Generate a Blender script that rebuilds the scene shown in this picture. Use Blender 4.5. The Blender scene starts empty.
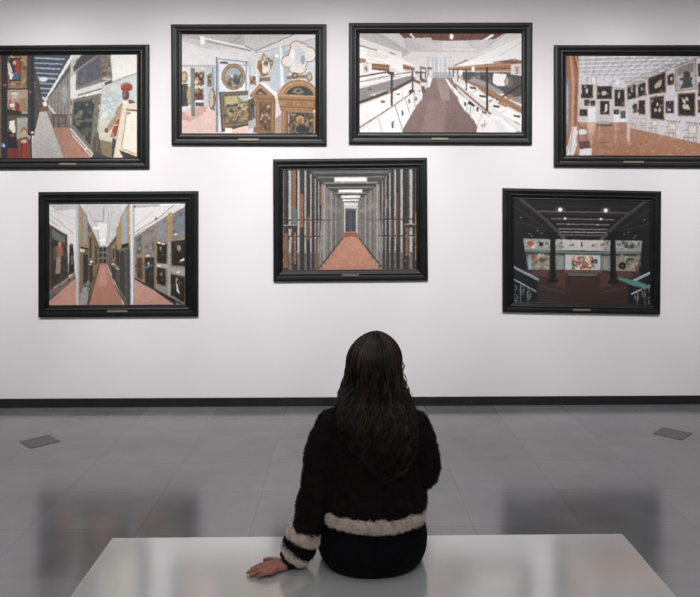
import bpy, bmesh, math, random
import numpy as np
from mathutils import Vector, Matrix, noise

# ------------------------------------------------------------------ camera
F = 700.0                       # focal length in pixels of a 700 px wide frame
EYE = 1.70
YAW = math.radians(1.03)        # camera turned slightly to the right of the wall's normal
PPX, PPY = 357.6, 211.0         # where the optical axis meets the 700 x 597 frame
scn = bpy.context.scene
cam_d = bpy.data.cameras.new('camera')
cam = bpy.data.objects.new('camera', cam_d)
scn.collection.objects.link(cam)
scn.camera = cam
cam.location = (0, 0, EYE)
cam.rotation_euler = (math.radians(90), 0, -YAW)
cam_d.sensor_width = 36
cam_d.lens = 36
cam_d.shift_x = (350 - PPX) / 700
cam_d.shift_y = -(298.5 - PPY) / 700
cam_d.clip_start = 0.05

# ------------------------------------------------------------------ world, exposure
world = bpy.data.worlds.new('world')
scn.world = world
world.use_nodes = True
world.node_tree.nodes['Background'].inputs[0].default_value = (0.8, 0.85, 1, 1)
world.node_tree.nodes['Background'].inputs[1].default_value = 0.0
vs = scn.view_settings
vs.view_transform = 'Standard'
vs.look = 'None'
vs.gamma = 1
vs.exposure = 0.0
vs.use_curve_mapping = False

WALL_Y = 6.11
ROOM_X0, ROOM_X1 = -5.6, 5.8
ROOM_Y0 = -4.5
CEIL = 4.6

def add_light(kind, name, loc, target, energy, color=(1, 1, 1), **kw):
    d = bpy.data.lights.new(name, kind)
    d.energy = energy
    d.color = color
    for k, v in kw.items():
        setattr(d, k, v)
    o = bpy.data.objects.new(name, d)
    scn.collection.objects.link(o)
    o.location = loc
    o.rotation_euler = (Vector(target) - Vector(loc)).to_track_quat('-Z', 'Y').to_euler()
    return o

# ceiling track spots washing the picture wall
SPOTS = [(-4.4, 50), (-3.1, 88), (-1.9, 108), (-0.7, 106), (0.5, 100), (1.7, 86), (2.9, 76), (4.2, 66)]
for sx, en in SPOTS:
    add_light('SPOT', 'wall_washer_spot', (sx, 2.3, CEIL - 0.25), (sx, WALL_Y, 1.88), en * 3.3,
              (1.0, 0.975, 0.975), spot_size=math.radians(49), spot_blend=0.62, shadow_soft_size=0.30)
# soft ceiling fill, unseen; the rear one is added to brighten the woman's back
add_light('AREA', 'ceiling_fill', (0, 2.6, CEIL - 0.1), (0, 2.6, 0), 50, (0.98, 0.98, 1.0),
          shape='RECTANGLE', size=6.0, size_y=2.0)
add_light('AREA', 'ceiling_fill', (0.2, -1.2, CEIL - 0.1), (0.2, -0.6, 0), 140, (1.0, 0.98, 0.97),
          shape='RECTANGLE', size=5.0, size_y=2.0)

# ------------------------------------------------------------------ helpers
C = scn.collection

def at(px, py, Y):
    """world point on the plane y = Y seen at pixel (px, py)"""
    cx, cz = (px - PPX) / F, -(py - PPY) / F
    dx = cx * math.cos(YAW) + math.sin(YAW)
    dy = -cx * math.sin(YAW) + math.cos(YAW)
    k = Y / dy
    return Vector((dx * k, Y, EYE + cz * k))

def on_z(px, py, z):
    cx, cz = (px - PPX) / F, -(py - PPY) / F
    dx = cx * math.cos(YAW) + math.sin(YAW)
    dy = -cx * math.sin(YAW) + math.cos(YAW)
    k = (z - EYE) / cz
    return Vector((dx * k, dy * k, z))

def srgb(h):
    h = h.lstrip('#')
    c = [int(h[i:i + 2], 16) / 255 for i in (0, 2, 4)]
    return tuple(x / 12.92 if x <= 0.04045 else ((x + 0.055) / 1.055) ** 2.4 for x in c)

def material(name, color, rough=0.5, spec=0.5, metal=0.0):
    m = bpy.data.materials.new(name)
    m.use_nodes = True
    b = m.node_tree.nodes['Principled BSDF']
    b.inputs['Base Color'].default_value = (*color, 1)
    b.inputs['Roughness'].default_value = rough
    b.inputs['Specular IOR Level'].default_value = spec
    b.inputs['Metallic'].default_value = metal
    return m

def nodes(m):
    nt = m.node_tree
    return nt, nt.nodes, nt.links, nt.nodes['Principled BSDF']

def noise_color(m, scale, c0, c1, lo=0.35, hi=0.65, detail=6, rough_var=None, bump=0.0, stretch=(1, 1, 1)):
    nt, N, L, b = nodes(m)
    tc = N.new('ShaderNodeTexCoord')
    mp = N.new('ShaderNodeMapping')
    mp.inputs['Scale'].default_value = stretch
    L.new(tc.outputs['Object'], mp.inputs['Vector'])
    n = N.new('ShaderNodeTexNoise')
    n.inputs['Scale'].default_value = scale
    n.inputs['Detail'].default_value = detail
    L.new(mp.outputs[0], n.inputs['Vector'])
    r = N.new('ShaderNodeValToRGB')
    r.color_ramp.elements[0].position = lo
    r.color_ramp.elements[1].position = hi
    r.color_ramp.elements[0].color = (*c0, 1)
    r.color_ramp.elements[1].color = (*c1, 1)
    L.new(n.outputs['Fac'], r.inputs['Fac'])
    L.new(r.outputs['Color'], b.inputs['Base Color'])
    if rough_var:
        mr = N.new('ShaderNodeMapRange')
        mr.inputs['To Min'].default_value = rough_var[0]
        mr.inputs['To Max'].default_value = rough_var[1]
        L.new(n.outputs['Fac'], mr.inputs['Value'])
        L.new(mr.outputs[0], b.inputs['Roughness'])
    if bump:
        bp = N.new('ShaderNodeBump')
        bp.inputs['Strength'].default_value = bump
        bp.inputs['Distance'].default_value = 0.002
        L.new(n.outputs['Fac'], bp.inputs['Height'])
        L.new(bp.outputs[0], b.inputs['Normal'])
    return r

def link(name, me, mat, parent=None, smooth=False):
    o = bpy.data.objects.new(name, me)
    C.objects.link(o)
    if mat:
        me.materials.append(mat)
    if parent:
        o.parent = parent
    if smooth:
        me.polygons.foreach_set('use_smooth', [True] * len(me.polygons))
    return o

def bm_obj(name, bm, mat, parent=None, smooth=False):
    me = bpy.data.meshes.new(name)
    bmesh.ops.recalc_face_normals(bm, faces=bm.faces)
    bm.to_mesh(me)
    bm.free()
    return link(name, me, mat, parent, smooth)

def box(bm, x0, y0, z0, x1, y1, z1, bevel=0.0, seg=2):
    v = [bm.verts.new(p) for p in ((x0, y0, z0), (x1, y0, z0), (x1, y1, z0), (x0, y1, z0),
                                   (x0, y0, z1), (x1, y0, z1), (x1, y1, z1), (x0, y1, z1))]
    fs = [bm.faces.new([v[i] for i in q]) for q in ((0, 3, 2, 1), (4, 5, 6, 7), (0, 1, 5, 4), (1, 2, 6, 5), (2, 3, 7, 6), (3, 0, 4, 7))]
    if bevel:
        es = list({e for f in fs for e in f.edges})
        bmesh.ops.bevel(bm, geom=es, offset=bevel, segments=seg, affect='EDGES', profile=0.5)

def thing(name, label, cat, loc=(0, 0, 0), group=None):
    o = bpy.data.objects.new(name, None)
    C.objects.link(o)
    o.location = loc
    o.empty_display_size = 0.1
    o['label'] = label
    o['category'] = cat
    if group:
        o['group'] = group
    return o

def structure(o):
    o['kind'] = 'structure'
    return o

# ------------------------------------------------------------------ setting
m_wall = material('wall_paint', srgb('#e9e6e7'), 0.75, 0.25)
noise_color(m_wall, 1.3, srgb('#e4e1e2'), srgb('#ebe8ea'), 0.3, 0.7, 3)
m_white = material('white_plaster', srgb('#d0cfd0'), 0.85, 0.2)
m_back = material('grey_plaster', srgb('#8f8f91'), 0.85, 0.2)
m_base = material('baseboard_black', srgb('#242223'), 0.45, 0.4)
noise_color(m_base, 9, srgb('#19181a'), srgb('#211f20'), rough_var=(0.35, 0.55))

def floor_material():
    m = material('polished_stone', (0.2, 0.2, 0.2), 0.25, 0.9)
    nt, N, L, b = nodes(m)
    b.inputs['IOR'].default_value = 1.72
    tc = N.new('ShaderNodeTexCoord')
    sep = N.new('ShaderNodeSeparateXYZ')
    L.new(tc.outputs['Object'], sep.inputs[0])
    def math_(op, a, bb=None, cc=None):
        n = N.new('ShaderNodeMath'); n.operation = op
        for i, v in enumerate((a, bb, cc)):
            if v is None: continue
            if isinstance(v, (int, float)): n.inputs[i].default_value = v
            else: L.new(v, n.inputs[i])
        return n.outputs[0]
    TX, TY = 0.596, 0.4875
    OX, OY = 0.093, 3.765
    u = math_('DIVIDE', math_('SUBTRACT', sep.outputs['X'], OX), TX)
    iu = math_('FLOOR', u)
    v = math_('DIVIDE', math_('SUBTRACT', sep.outputs['Y'], OY), TY)
    iv = math_('FLOOR', v)
    fu, fv = math_('SUBTRACT', u, iu), math_('SUBTRACT', v, iv)
    du = math_('MULTIPLY', math_('MINIMUM', fu, math_('SUBTRACT', 1.0, fu)), TX)
    dv = math_('MULTIPLY', math_('MINIMUM', fv, math_('SUBTRACT', 1.0, fv)), TY)
    d = math_('MINIMUM', du, dv)
    joint = N.new('ShaderNodeMapRange')          # 1 in the joint
    joint.inputs['From Min'].default_value = 0.0012
    joint.inputs['From Max'].default_value = 0.0032
    joint.inputs['To Min'].default_value = 1.0
    joint.inputs['To Max'].default_value = 0.0
    L.new(d, joint.inputs['Value'])
    comb = N.new('ShaderNodeCombineXYZ')
    L.new(iu, comb.inputs[0]); L.new(iv, comb.inputs[1])
    wn = N.new('ShaderNodeTexWhiteNoise')
    L.new(comb.outputs[0], wn.inputs['Vector'])
    n1 = N.new('ShaderNodeTexNoise'); n1.inputs['Scale'].default_value = 1.6; n1.inputs['Detail'].default_value = 8
    n1.inputs['Roughness'].default_value = 0.62
    L.new(tc.outputs['Object'], n1.inputs['Vector'])
    n2 = N.new('ShaderNodeTexNoise'); n2.inputs['Scale'].default_value = 30; n2.inputs['Detail'].default_value = 5
    L.new(tc.outputs['Object'], n2.inputs['Vector'])
    # stone value = base + per tile + cloud + grain
    val = math_('ADD', math_('MULTIPLY', math_('SUBTRACT', wn.outputs['Value'], 0.5), 0.24),
                math_('MULTIPLY', math_('SUBTRACT', n1.outputs['Fac'], 0.5), 1.2))
    val = math_('ADD', val, math_('MULTIPLY', math_('SUBTRACT', n2.outputs['Fac'], 0.5), 0.10))
    val = math_('ADD', val, 0.5)
    ramp = N.new('ShaderNodeValToRGB')
    ramp.color_ramp.elements[0].position = 0.0
    ramp.color_ramp.elements[1].position = 1.0
    ramp.color_ramp.elements[0].color = (*FLOOR_C0, 1)
    ramp.color_ramp.elements[1].color = (*FLOOR_C1, 1)
    L.new(val, ramp.inputs[0])
    mix = N.new('ShaderNodeMix'); mix.data_type = 'RGBA'
    L.new(math_('MULTIPLY', joint.outputs[0], 0.38), mix.inputs['Factor'])
    L.new(ramp.outputs[0], mix.inputs['A'])
    mix.inputs['B'].default_value = (*srgb('#2c2b2c'), 1)
    L.new(mix.outputs['Result'], b.inputs['Base Color'])
    rr = math_('ADD', FLOOR_ROUGH, math_('MULTIPLY', math_('SUBTRACT', n1.outputs['Fac'], 0.5), 0.05))
    rr = math_('ADD', rr, math_('MULTIPLY', math_('SUBTRACT', wn.outputs['Value'], 0.5), 0.03))
    L.new(rr, b.inputs['Roughness'])
    bp = N.new('ShaderNodeBump'); bp.inputs['Strength'].default_value = 0.25; bp.inputs['Distance'].default_value = 0.0006
    L.new(math_('SUBTRACT', 1.0, joint.outputs[0]), bp.inputs['Height'])
    L.new(bp.outputs[0], b.inputs['Normal'])
    return m

FLOOR_C0, FLOOR_C1, FLOOR_ROUGH = srgb('#58595b'), srgb('#88888b'), 0.17
m_floor = floor_material()

def slab(name, x0, y0, z0, x1, y1, z1, mat):
    bm = bmesh.new()
    box(bm, x0, y0, z0, x1, y1, z1)
    return structure(bm_obj(name, bm, mat))

T = 0.15
slab('floor', ROOM_X0 - T, ROOM_Y0 - T, -0.12, ROOM_X1 + T, WALL_Y + T, 0, m_floor)
slab('ceiling', ROOM_X0 - T, ROOM_Y0 - T, CEIL, ROOM_X1 + T, WALL_Y + T, CEIL + 0.12, m_white)
slab('wall_front', ROOM_X0 - T, WALL_Y, 0, ROOM_X1 + T, WALL_Y + T, CEIL, m_wall)
slab('wall_back', ROOM_X0 - T, ROOM_Y0 - T, 0, ROOM_X1 + T, ROOM_Y0, CEIL, m_back)
slab('wall_left', ROOM_X0 - T, ROOM_Y0, 0, ROOM_X0, WALL_Y, CEIL, m_white)
slab('wall_right', ROOM_X1, ROOM_Y0, 0, ROOM_X1 + T, WALL_Y, CEIL, m_white)
slab('baseboard_front', ROOM_X0, WALL_Y - 0.012, 0.0, ROOM_X1, WALL_Y, 0.076, m_base)
slab('baseboard_left', ROOM_X0, ROOM_Y0, 0, ROOM_X0 + 0.012, WALL_Y - 0.012, 0.076, m_base)
slab('baseboard_right', ROOM_X1 - 0.012, ROOM_Y0, 0, ROOM_X1, WALL_Y - 0.012, 0.076, m_base)

# floor outlet covers, set flush in the floor at 45 degrees
m_cover = material('outlet_cover_metal', srgb('#4a4a4b'), 0.42, 0.5, 0.2)
noise_color(m_cover, 60, srgb('#606062'), srgb('#707071'), bump=0.2)
m_rim = material('outlet_rim_metal', srgb('#555557'), 0.4, 0.5, 0.3)

def outlet(cx, cy, half, label):
    t = thing('floor_outlet_cover', label, 'floor outlet cover', (cx, cy, 0), 'metal outlet covers in the floor')
    t.rotation_euler.z = math.radians(45)
    bm = bmesh.new()
    h = half
    for a, b_, c, d in ((-h, -h, h, -h + .006), (-h, h - .006, h, h), (-h, -h + .006, -h + .006, h - .006), (h - .006, -h + .006, h, h - .006)):
        box(bm, a, b_, 0.0, c, d, 0.0025)
    bm_obj('rim', bm, m_rim, t)
    bm = bmesh.new()
    box(bm, -h + .006, -h + .006, 0.0, h - .006, h - .006, 0.0018)
    bm_obj('cover_plate', bm, m_cover, t)
    bm = bmesh.new()
    box(bm, -.018, h - .03, 0.0018, .018, h - .018, 0.0028)
    bm_obj('finger_pull', bm, m_rim, t)

outlet(-2.25, 5.20, 0.107, 'square metal outlet cover set in the floor near the wall, at left')
outlet(2.50, 5.30, 0.107, 'square metal outlet cover set in the floor near the wall, at right')

# ------------------------------------------------------------------ bench
BZ = 0.46
bl, br = on_z(112, 538, BZ), on_z(622, 533, BZ)
BX0, BX1 = bl.x, br.x
BY1 = (bl.y + br.y) / 2
BY0 = BY1 - 0.60
m_bench = material('bench_lacquered_metal', srgb('#c9c9c8'), 0.16, 0.7, 0.5)
noise_color(m_bench, 3, srgb('#cacccb'), srgb('#d2d3d2'), rough_var=(0.12, 0.17))
m_bench_side = material('bench_edge', srgb('#c6c6c5'), 0.4, 0.5)
bench = thing('gallery_bench', 'long low white glossy gallery bench the woman is sitting on', 'bench', ((BX0 + BX1) / 2, (BY0 + BY1) / 2, 0))
bw, bd = (BX1 - BX0) / 2, (BY1 - BY0) / 2
bm = bmesh.new(); box(bm, -bw, -bd, BZ - 0.05, bw, bd, BZ, 0.004, 3)
bm_obj('bench_top', bm, m_bench, bench)
for sx in (-1, 1):
    bm = bmesh.new()
    x = sx * (bw - 0.14)
    box(bm, x - .025, -bd + .04, 0, x + .025, bd - .04, BZ - 0.05, 0.003, 2)
    bm_obj('leg_panel', bm, m_bench_side, bench)
bm = bmesh.new(); box(bm, -bw + .165, -0.02, BZ - 0.17, bw - .165, 0.02, BZ - 0.05, 0.003, 2)
bm_obj('stretcher', bm, m_bench_side, bench)

# ------------------------------------------------------------------ painted photographs
class Canvas:
    """small raster painter; coordinates are those of the current view"""
    def __init__(s, x0, y0, x1, y1, bg):
        s.r = (x0, y0, x1, y1)
        s.k = 4.0
        s.w, s.h = int((x1 - x0) * s.k) // 2 * 2, int((y1 - y0) * s.k) // 2 * 2
        s.a = np.empty((s.h, s.w, 3)); s.a[:] = s.col(bg)
        s.rng = random.Random(int(x0 * 7 + y0))
        s.view(0, 0, 1)
    def col(s, c):
        if isinstance(c, str):
            c = c.lstrip('#'); return np.array([int(c[i:i + 2], 16) / 255 for i in (0, 2, 4)])
        return np.array(c)
    def view(s, ox, oy, sc): s.o = (ox, oy, sc)
    def t(s, x, y):
        ox, oy, sc = s.o
        return ((ox + x / sc - s.r[0]) * s.k, (oy + y / sc - s.r[1]) * s.k)
    def mask(s, pts):
        P = [s.t(*p) for p in pts]
        xs, ys = [p[0] for p in P], [p[1] for p in P]
        x0, x1 = max(0, int(min(xs))), min(s.w, int(max(xs)) + 2)
        y0, y1 = max(0, int(min(ys))), min(s.h, int(max(ys)) + 2)
        if x1 <= x0 or y1 <= y0: return None
        X, Y = np.meshgrid(np.arange(x0, x1) + .5, np.arange(y0, y1) + .5)
        m = np.zeros(X.shape, bool)
        n = len(P)
        for i in range(n):
            (ax, ay), (bx, by) = P[i], P[(i + 1) % n]
            if ay == by: continue
            c = ((ay > Y) != (by > Y)) & (X < (bx - ax) * (Y - ay) / (by - ay) + ax)
            m ^= c
        return (slice(y0, y1), slice(x0, x1)), m
    def poly(s, c, *pts, c2=None, op=1.0):
        r = s.mask(pts)
        if r is None: return s
        sl, m = r
        c = s.col(c)
        if c2 is not None:
            g = np.linspace(0, 1, m.shape[0])[:, None, None]
            c = c * (1 - g) + s.col(c2) * g
        else:
            c = np.broadcast_to(c, m.shape + (3,))
        c = np.broadcast_to(c, m.shape + (3,))
        reg = s.a[sl]
        reg[m] = reg[m] * (1 - op) + c[m] * op
        return s
    def rect(s, c, x0, y0, x1, y1, **k): return s.poly(c, (x0, y0), (x1, y0), (x1, y1), (x0, y1), **k)
    def line(s, c, w, *pts, **k):
        for (x0, y0), (x1, y1) in zip(pts, pts[1:]):
            d = math.hypot(x1 - x0, y1 - y0) or 1
            nx, ny = -(y1 - y0) / d * w / 2, (x1 - x0) / d * w / 2
            s.poly(c, (x0 + nx, y0 + ny), (x1 + nx, y1 + ny), (x1 - nx, y1 - ny), (x0 - nx, y0 - ny), **k)
        return s
    def ell(s, c, cx, cy, rx, ry, a0=0, a1=360, **k):
        n = 28
        return s.poly(c, *[(cx + rx * math.cos(math.radians(a0 + (a1 - a0) * i / n)), cy + ry * math.sin(math.radians(a0 + (a1 - a0) * i / n))) for i in range(n + (a1 - a0 < 360))], **k)
    def blot(s, cols, n, size, *pts, el=1.0):
        """blobs of the given colours inside a polygon"""
        r = s.mask(pts)
        if r is None: return s
        sl, m = r
        keep = s.a[sl].copy()
        xs, ys = [p[0] for p in pts], [p[1] for p in pts]
        for i in range(n):
            x, y = s.rng.uniform(min(xs), max(xs)), s.rng.uniform(min(ys), max(ys))
            q = size * s.rng.uniform(.5, 1.3)
            s.ell(s.rng.choice(cols), x, y, q, q * el * s.rng.uniform(.5, 1.3), op=s.rng.uniform(.55, 1))
        reg = s.a[sl]
        reg[~m] = keep[~m]
        return s
    def pic(s, fr, cols, n, size, *q, b=None):
        """framed painting as a quad (tl, tr, br, bl) with a blotched interior"""
        s.poly(fr, *q)
        cx, cy = sum(p[0] for p in q) / 4, sum(p[1] for p in q) / 4
        w = max(p[0] for p in q) - min(p[0] for p in q)
        b = b if b is not None else min(8, w * .12)
        hgt = max(p[1] for p in q) - min(p[1] for p in q)
        i = [(cx + (p[0] - cx) * (1 - 2 * b / w), cy + (p[1] - cy) * (1 - 2 * b / hgt)) for p in q]
        s.poly(cols[0], *i)
        s.blot(cols, n, size, *i)
        return s
    def grain(s, amp, seed=1, sat=.72):
        """photographic finish: broken edges, fine texture, softer colour"""
        g = np.random.RandomState(seed + abs(int(s.r[0])))
        def field(step):
            n = g.normal(0, 1, (s.h // step + 3, s.w // step + 3))
            y = np.arange(s.h) / step; x = np.arange(s.w) / step
            y0, x0 = y.astype(int), x.astype(int); fy, fx = (y - y0)[:, None], (x - x0)[None, :]
            return (n[y0][:, x0] * (1 - fy) * (1 - fx) + n[y0 + 1][:, x0] * fy * (1 - fx) + n[y0][:, x0 + 1] * (1 - fy) * fx + n[y0 + 1][:, x0 + 1] * fy * fx)
        Y, X = np.meshgrid(np.arange(s.h), np.arange(s.w), indexing='ij')
        dy = (field(7) * .5 + field(2) * .3); dx = (field(7) * .5 + field(2) * .3)
        a = s.a[np.clip(Y + dy, 0, s.h - 1).astype(int), np.clip(X + dx, 0, s.w - 1).astype(int)]
        for ax in (0, 1): a = a * .5 + np.take(a, np.clip(np.arange(a.shape[ax]) + 1, 0, a.shape[ax] - 1), ax) * .25 + np.take(a, np.clip(np.arange(a.shape[ax]) - 1, 0, a.shape[ax] - 1), ax) * .25
        lum = a.mean(2, keepdims=True)
        tex = (field(2) * 1.0 + field(3) * 1.1 + field(6) * .9 + field(20) * .6)[:, :, None]
        a = a * (1 + tex * amp * (.3 + 7.5 * lum * (1 - lum) ** 1.2))
        lum = (a * np.array([.3, .59, .11])).sum(2, keepdims=True)
        a = lum + (a - lum) * sat
        s.a = np.clip(a, 0, 1)
        return s
    def final(s):
        a = s.a.reshape(s.h // 2, 2, s.w // 2, 2, 3).mean((1, 3))
        return np.where(a <= .04045, a / 12.92, ((a + .055) / 1.055) ** 2.4)

OILS = ['#2c2722', '#3a342c', '#5a4a38', '#1e1c1b', '#6e5a44', '#8a7458']

def paint_rack_alley():
    c = Canvas(-18, 55, 137, 158, '#cfccca')
    c.view(0, 50, 5.43)
    c.rect('#7d5c40', -100, 25, 9, 595)
    for y in range(30, 590, 14): c.rect('#4c3a2e', -100, y, 9, y + 5)
    c.rect('#6f6660', 185, 25, 380, 585)
    # ceiling with beams
    c.poly('#3f4858', (188, 25), (385, 25), (240, 285), (205, 250), (188, 120))
    for y, w in ((45, 9), (72, 7), (98, 9), (125, 7), (150, 12), (178, 7), (205, 8), (228, 6), (252, 6)):
        c.line('#9aa6b8', w, (186, y), (372 - y * .45, y + 8))
    c.ell('#cfd8e6', 235, 160, 24, 12); c.ell('#dfe4ec', 232, 262, 10, 8)
    # left racks beyond the posts
    c.poly('#4a4442', (185, 90), (212, 180), (240, 300), (218, 335), (185, 465))
    c.blot(['#6a625c', '#3a3634', '#857a70'], 30, 7, (185, 120), (212, 200), (236, 300), (216, 330), (185, 440))
    # path, red floor
    c.poly('#bdb7b2', (214, 335), (250, 325), (348, 590), (168, 590), (182, 465), c2='#a9a29c')
    c.poly('#aa7460', (250, 330), (290, 420), (385, 420), (385, 590), (348, 590))
    # diagonal white edge and grey shelving wall
    c.poly('#8f877e', (385, 95), (252, 262), (262, 345), (385, 370))
    for i in range(7):
        x = 258 + i * 18
        c.line('#5c554f', 4, (x, 262 - i * 20), (x + 2, 350))
    c.ell('#85868a', 350, 240, 24, 62); c.ell('#9a9ca0', 350, 240, 14, 46)
    c.poly('#e2e0de', (385, 30), (385, 62), (248, 280), (238, 275))
    c.poly('#5a544f', (385, 75), (385, 110), (262, 262), (256, 262))
    c.ell('#e6e2de', 243, 292, 12, 14); c.poly('#8a4a34', (212, 312), (250, 308), (262, 330), (216, 334))
    c.line('#d8d4d0', 8, (262, 300), (298, 345))
    # table
    c.poly('#6a4c3e', (278, 345), (368, 347), (364, 366), (284, 362))
    for x in (290, 318, 355): c.line('#54392c', 7, (x, 362), (x, 425 - abs(318 - x) * .3))
    c.line('#54392c', 4, (290, 400), (358, 396))
    # posts and panels
    c.rect('#22282f', 9, 25, 38, 595)
    c.rect('#2b2622', 38, 25, 152, 595)
    c.rect('#8a6a46', 44, 34, 148, 208); c.blot(['#b8925c', '#6a4c32', '#4a3424', '#a07c4e'], 90, 9, (44, 34), (148, 34), (148, 208), (44, 208))
    c.rect('#3a3230', 50, 45, 112, 168); c.poly('#a33428', (78, 55), (108, 52), (110, 140), (84, 130)); c.poly('#c9c4be', (40, 68), (56, 75), (70, 120), (55, 155), (46, 120))
    c.poly('#42608a', (66, 120), (96, 125), (106, 160), (60, 162)); c.ell('#caa68a', 80, 70, 9, 12); c.poly('#dcd6cc', (52, 120), (74, 132), (66, 160), (52, 158))
    c.rect('#a2957f', 42, 215, 152, 345); c.ell('#c9a68c', 78, 246, 15, 18); c.ell('#b58a60', 122, 240, 13, 17)
    c.poly('#d8cfc4', (60, 232), (96, 232), (98, 244), (62, 240)); c.poly('#8f2e26', (82, 275), (110, 292), (106, 330), (84, 328)); c.poly('#b54a3c', (46, 278), (60, 260), (70, 318), (46, 318))
    c.poly('#94764e', (104, 262), (140, 262), (148, 330), (110, 336)); c.poly('#28322c', (42, 318), (112, 330), (120, 345), (42, 345)); c.poly('#e0d8cc', (52, 290), (76, 288), (80, 306), (58, 310))
    c.rect('#5d4a3a', 42, 352, 168, 590); c.rect('#9b9c8e', 92, 365, 165, 480)
    c.ell('#8a6a50', 68, 404, 15, 22); c.poly('#e0d6cc', (54, 384), (80, 378), (86, 440), (74, 450), (50, 420)); c.poly('#23222a', (44, 440), (86, 452), (98, 530), (44, 530)); c.ell('#a4432f', 68, 460, 14, 8)
    c.poly('#7c2a26', (48, 525), (98, 530), (100, 585), (42, 585))
    c.ell('#a8683c', 130, 436, 17, 20); c.ell('#cba07e', 131, 444, 10, 14); c.poly('#96332a', (106, 475), (152, 468), (165, 585), (104, 585)); c.ell('#caa080', 130, 492, 18, 10); c.line('#5e1e1c', 6, (120, 500), (114, 585))
    c.rect('#262c33', 151, 25, 186, 460); c.rect('#38434c', 158, 40, 164, 450); c.rect('#1e2227', 165, 460, 172, 590)
    c.ell('#d0304a', 28, 190, 9, 7); c.ell('#d0304a', 163, 228, 8, 7); c.ell('#4f86d8', 20, 512, 11, 11); c.ell('#e6f0ff', 22, 516, 5, 5); c.ell('#eeeeee', 175, 445, 7, 6)
    # right half
    c.view(70, 50, 5.43)
    c.poly('#dad6d2', (0, 120), (40, 95), (48, 250), (170, 205), (160, 240), (20, 265), (0, 262))
    c.poly('#b9b4ae', (0, 60), (90, 25), (160, 25), (0, 150))
    c.poly('#4a4543', (60, 30), (150, 25), (20, 122), (14, 96))
    c.poly('#e8e6e0', (212, 25), (370, 25), (370, 122), (222, 168))
    c.poly('#807468', (150, 25), (216, 25), (226, 160), (28, 222), (30, 120))
    c.poly('#565866', (42, 112), (162, 34), (166, 152), (40, 206)); c.blot(['#4c4e5c', '#62646f', '#50505c'], 50, 10, (42, 112), (162, 34), (166, 152), (40, 206))
    c.blot(['#5c5248', '#988a7a', '#443c36'], 60, 7, (168, 28), (214, 28), (224, 155), (170, 180))
    c.poly('#4a4644', (180, 182), (226, 162), (222, 190), (196, 196))
    c.line('#57504a', 6, (40, 248), (168, 212))
    c.poly('#776b5c', (14, 268), (166, 236), (160, 330), (128, 575), (0, 425)); c.blot(['#5c5246', '#8c7e6c'], 60, 6, (130, 245), (164, 240), (150, 380), (118, 540), (100, 540), (126, 380))
    c.poly('#2f3a38', (22, 284), (134, 264), (108, 515), (10, 395)); c.blot(['#2c3635', '#414b46', '#55504a', '#6c6254', '#6d7a78', '#37322c'], 90, 12, (22, 284), (134, 264), (108, 515), (10, 395))
    c.poly('#7f8a8c', (40, 330), (66, 325), (60, 372), (36, 366), op=.6)
    c.poly('#c8c0ba', (0, 418), (124, 560), (116, 578), (0, 446)); c.line('#5b4a44', 4, (0, 436), (112, 566)); c.ell('#f0ecea', 78, 536, 10, 6)
    c.poly('#b3745e', (0, 452), (112, 578), (112, 595), (0, 595))
    # portrait with sky
    c.poly('#bcc6c6', (172, 200), (368, 122), (368, 590), (215, 590), (140, 545), (146, 420))
    c.poly('#a8b4ba', (176, 235), (260, 215), (262, 300), (168, 330), op=.7); c.poly('#b8c4c8', (166, 320), (270, 300), (250, 380), (158, 400), op=.8)
    c.poly('#cdd0c8', (310, 160), (368, 140), (368, 290), (340, 270), op=.6)
    c.poly('#c9bca0', (152, 400), (240, 395), (225, 500), (142, 500), op=.7)
    c.poly('#86714e', (138, 480), (232, 500), (226, 590), (205, 582), (138, 548)); c.poly('#5c4a38', (122, 480), (150, 440), (170, 560), (120, 556))
    c.poly('#cfc0a8', (262, 290), (312, 272), (362, 292), (340, 300))
    c.poly('#7a4030', (315, 268), (352, 285), (315, 300))
    c.poly('#a8885c', (284, 290), (256, 308), (240, 345), (188, 432), (206, 442), (238, 405), (214, 470), (238, 482), (262, 405), (280, 300))
    c.blot(['#c09a62', '#8a6a44', '#7a4a34'], 26, 7, (284, 290), (256, 308), (240, 345), (200, 430), (238, 405), (214, 470), (238, 482), (262, 405))
    c.poly('#a23a2c', (258, 372), (268, 380), (246, 470), (232, 462), (225, 432)); c.ell('#6a4434', 194, 436, 10, 14)
    c.poly('#3a3a40', (226, 480), (246, 482), (238, 585), (222, 585))
    c.poly('#e6dccb', (280, 282), (306, 272), (304, 296), (282, 300)); c.ell('#5d3e30', 298, 244, 19, 32); c.ell('#86604c', 292, 244, 10, 20)
    c.ell('#b43c2c', 303, 204, 32, 24); c.ell('#c8553f', 296, 196, 20, 12); c.poly('#9a2e22', (274, 208), (334, 204), (330, 222), (278, 226))
    c.blot(['#a9b6bc', '#c6cdcb', '#b3c0c6', '#cfd2cc', '#c2b8a4'], 60, 16, (180, 200), (275, 165), (270, 290), (235, 370), (160, 400), (168, 300))
    c.line('#6f5f48', 2.5, (172, 200), (368, 124)); c.line('#8e8676', 2.5, (174, 200), (140, 545))
    c.poly('#8e4034', (284, 196), (330, 190), (332, 200), (284, 206)); c.ell('#241a18', 293, 240, 3, 2); c.ell('#241a18', 305, 240, 3, 2); c.line('#3c2420', 2, (291, 258), (303, 258))
    # wooden easel frame
    c.poly('#dccaad', (280, 294), (368, 290), (368, 595), (228, 595))
    c.poly('#e3dac8', (304, 345), (368, 335), (368, 560), (276, 528)); c.line('#a88f6c', 5, (303, 345), (276, 530)); c.line('#b9a280', 4, (282, 296), (231, 590)); c.line('#b09674', 5, (276, 534), (368, 568))
    c.line('#54443a', 7, (300, 325), (362, 330)); c.ell('#c9a878', 310, 342, 16, 9); c.line('#3a2c26', 4, (304, 348), (324, 342)); c.poly('#3a3530', (262, 540), (368, 580), (368, 595), (290, 590))
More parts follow.
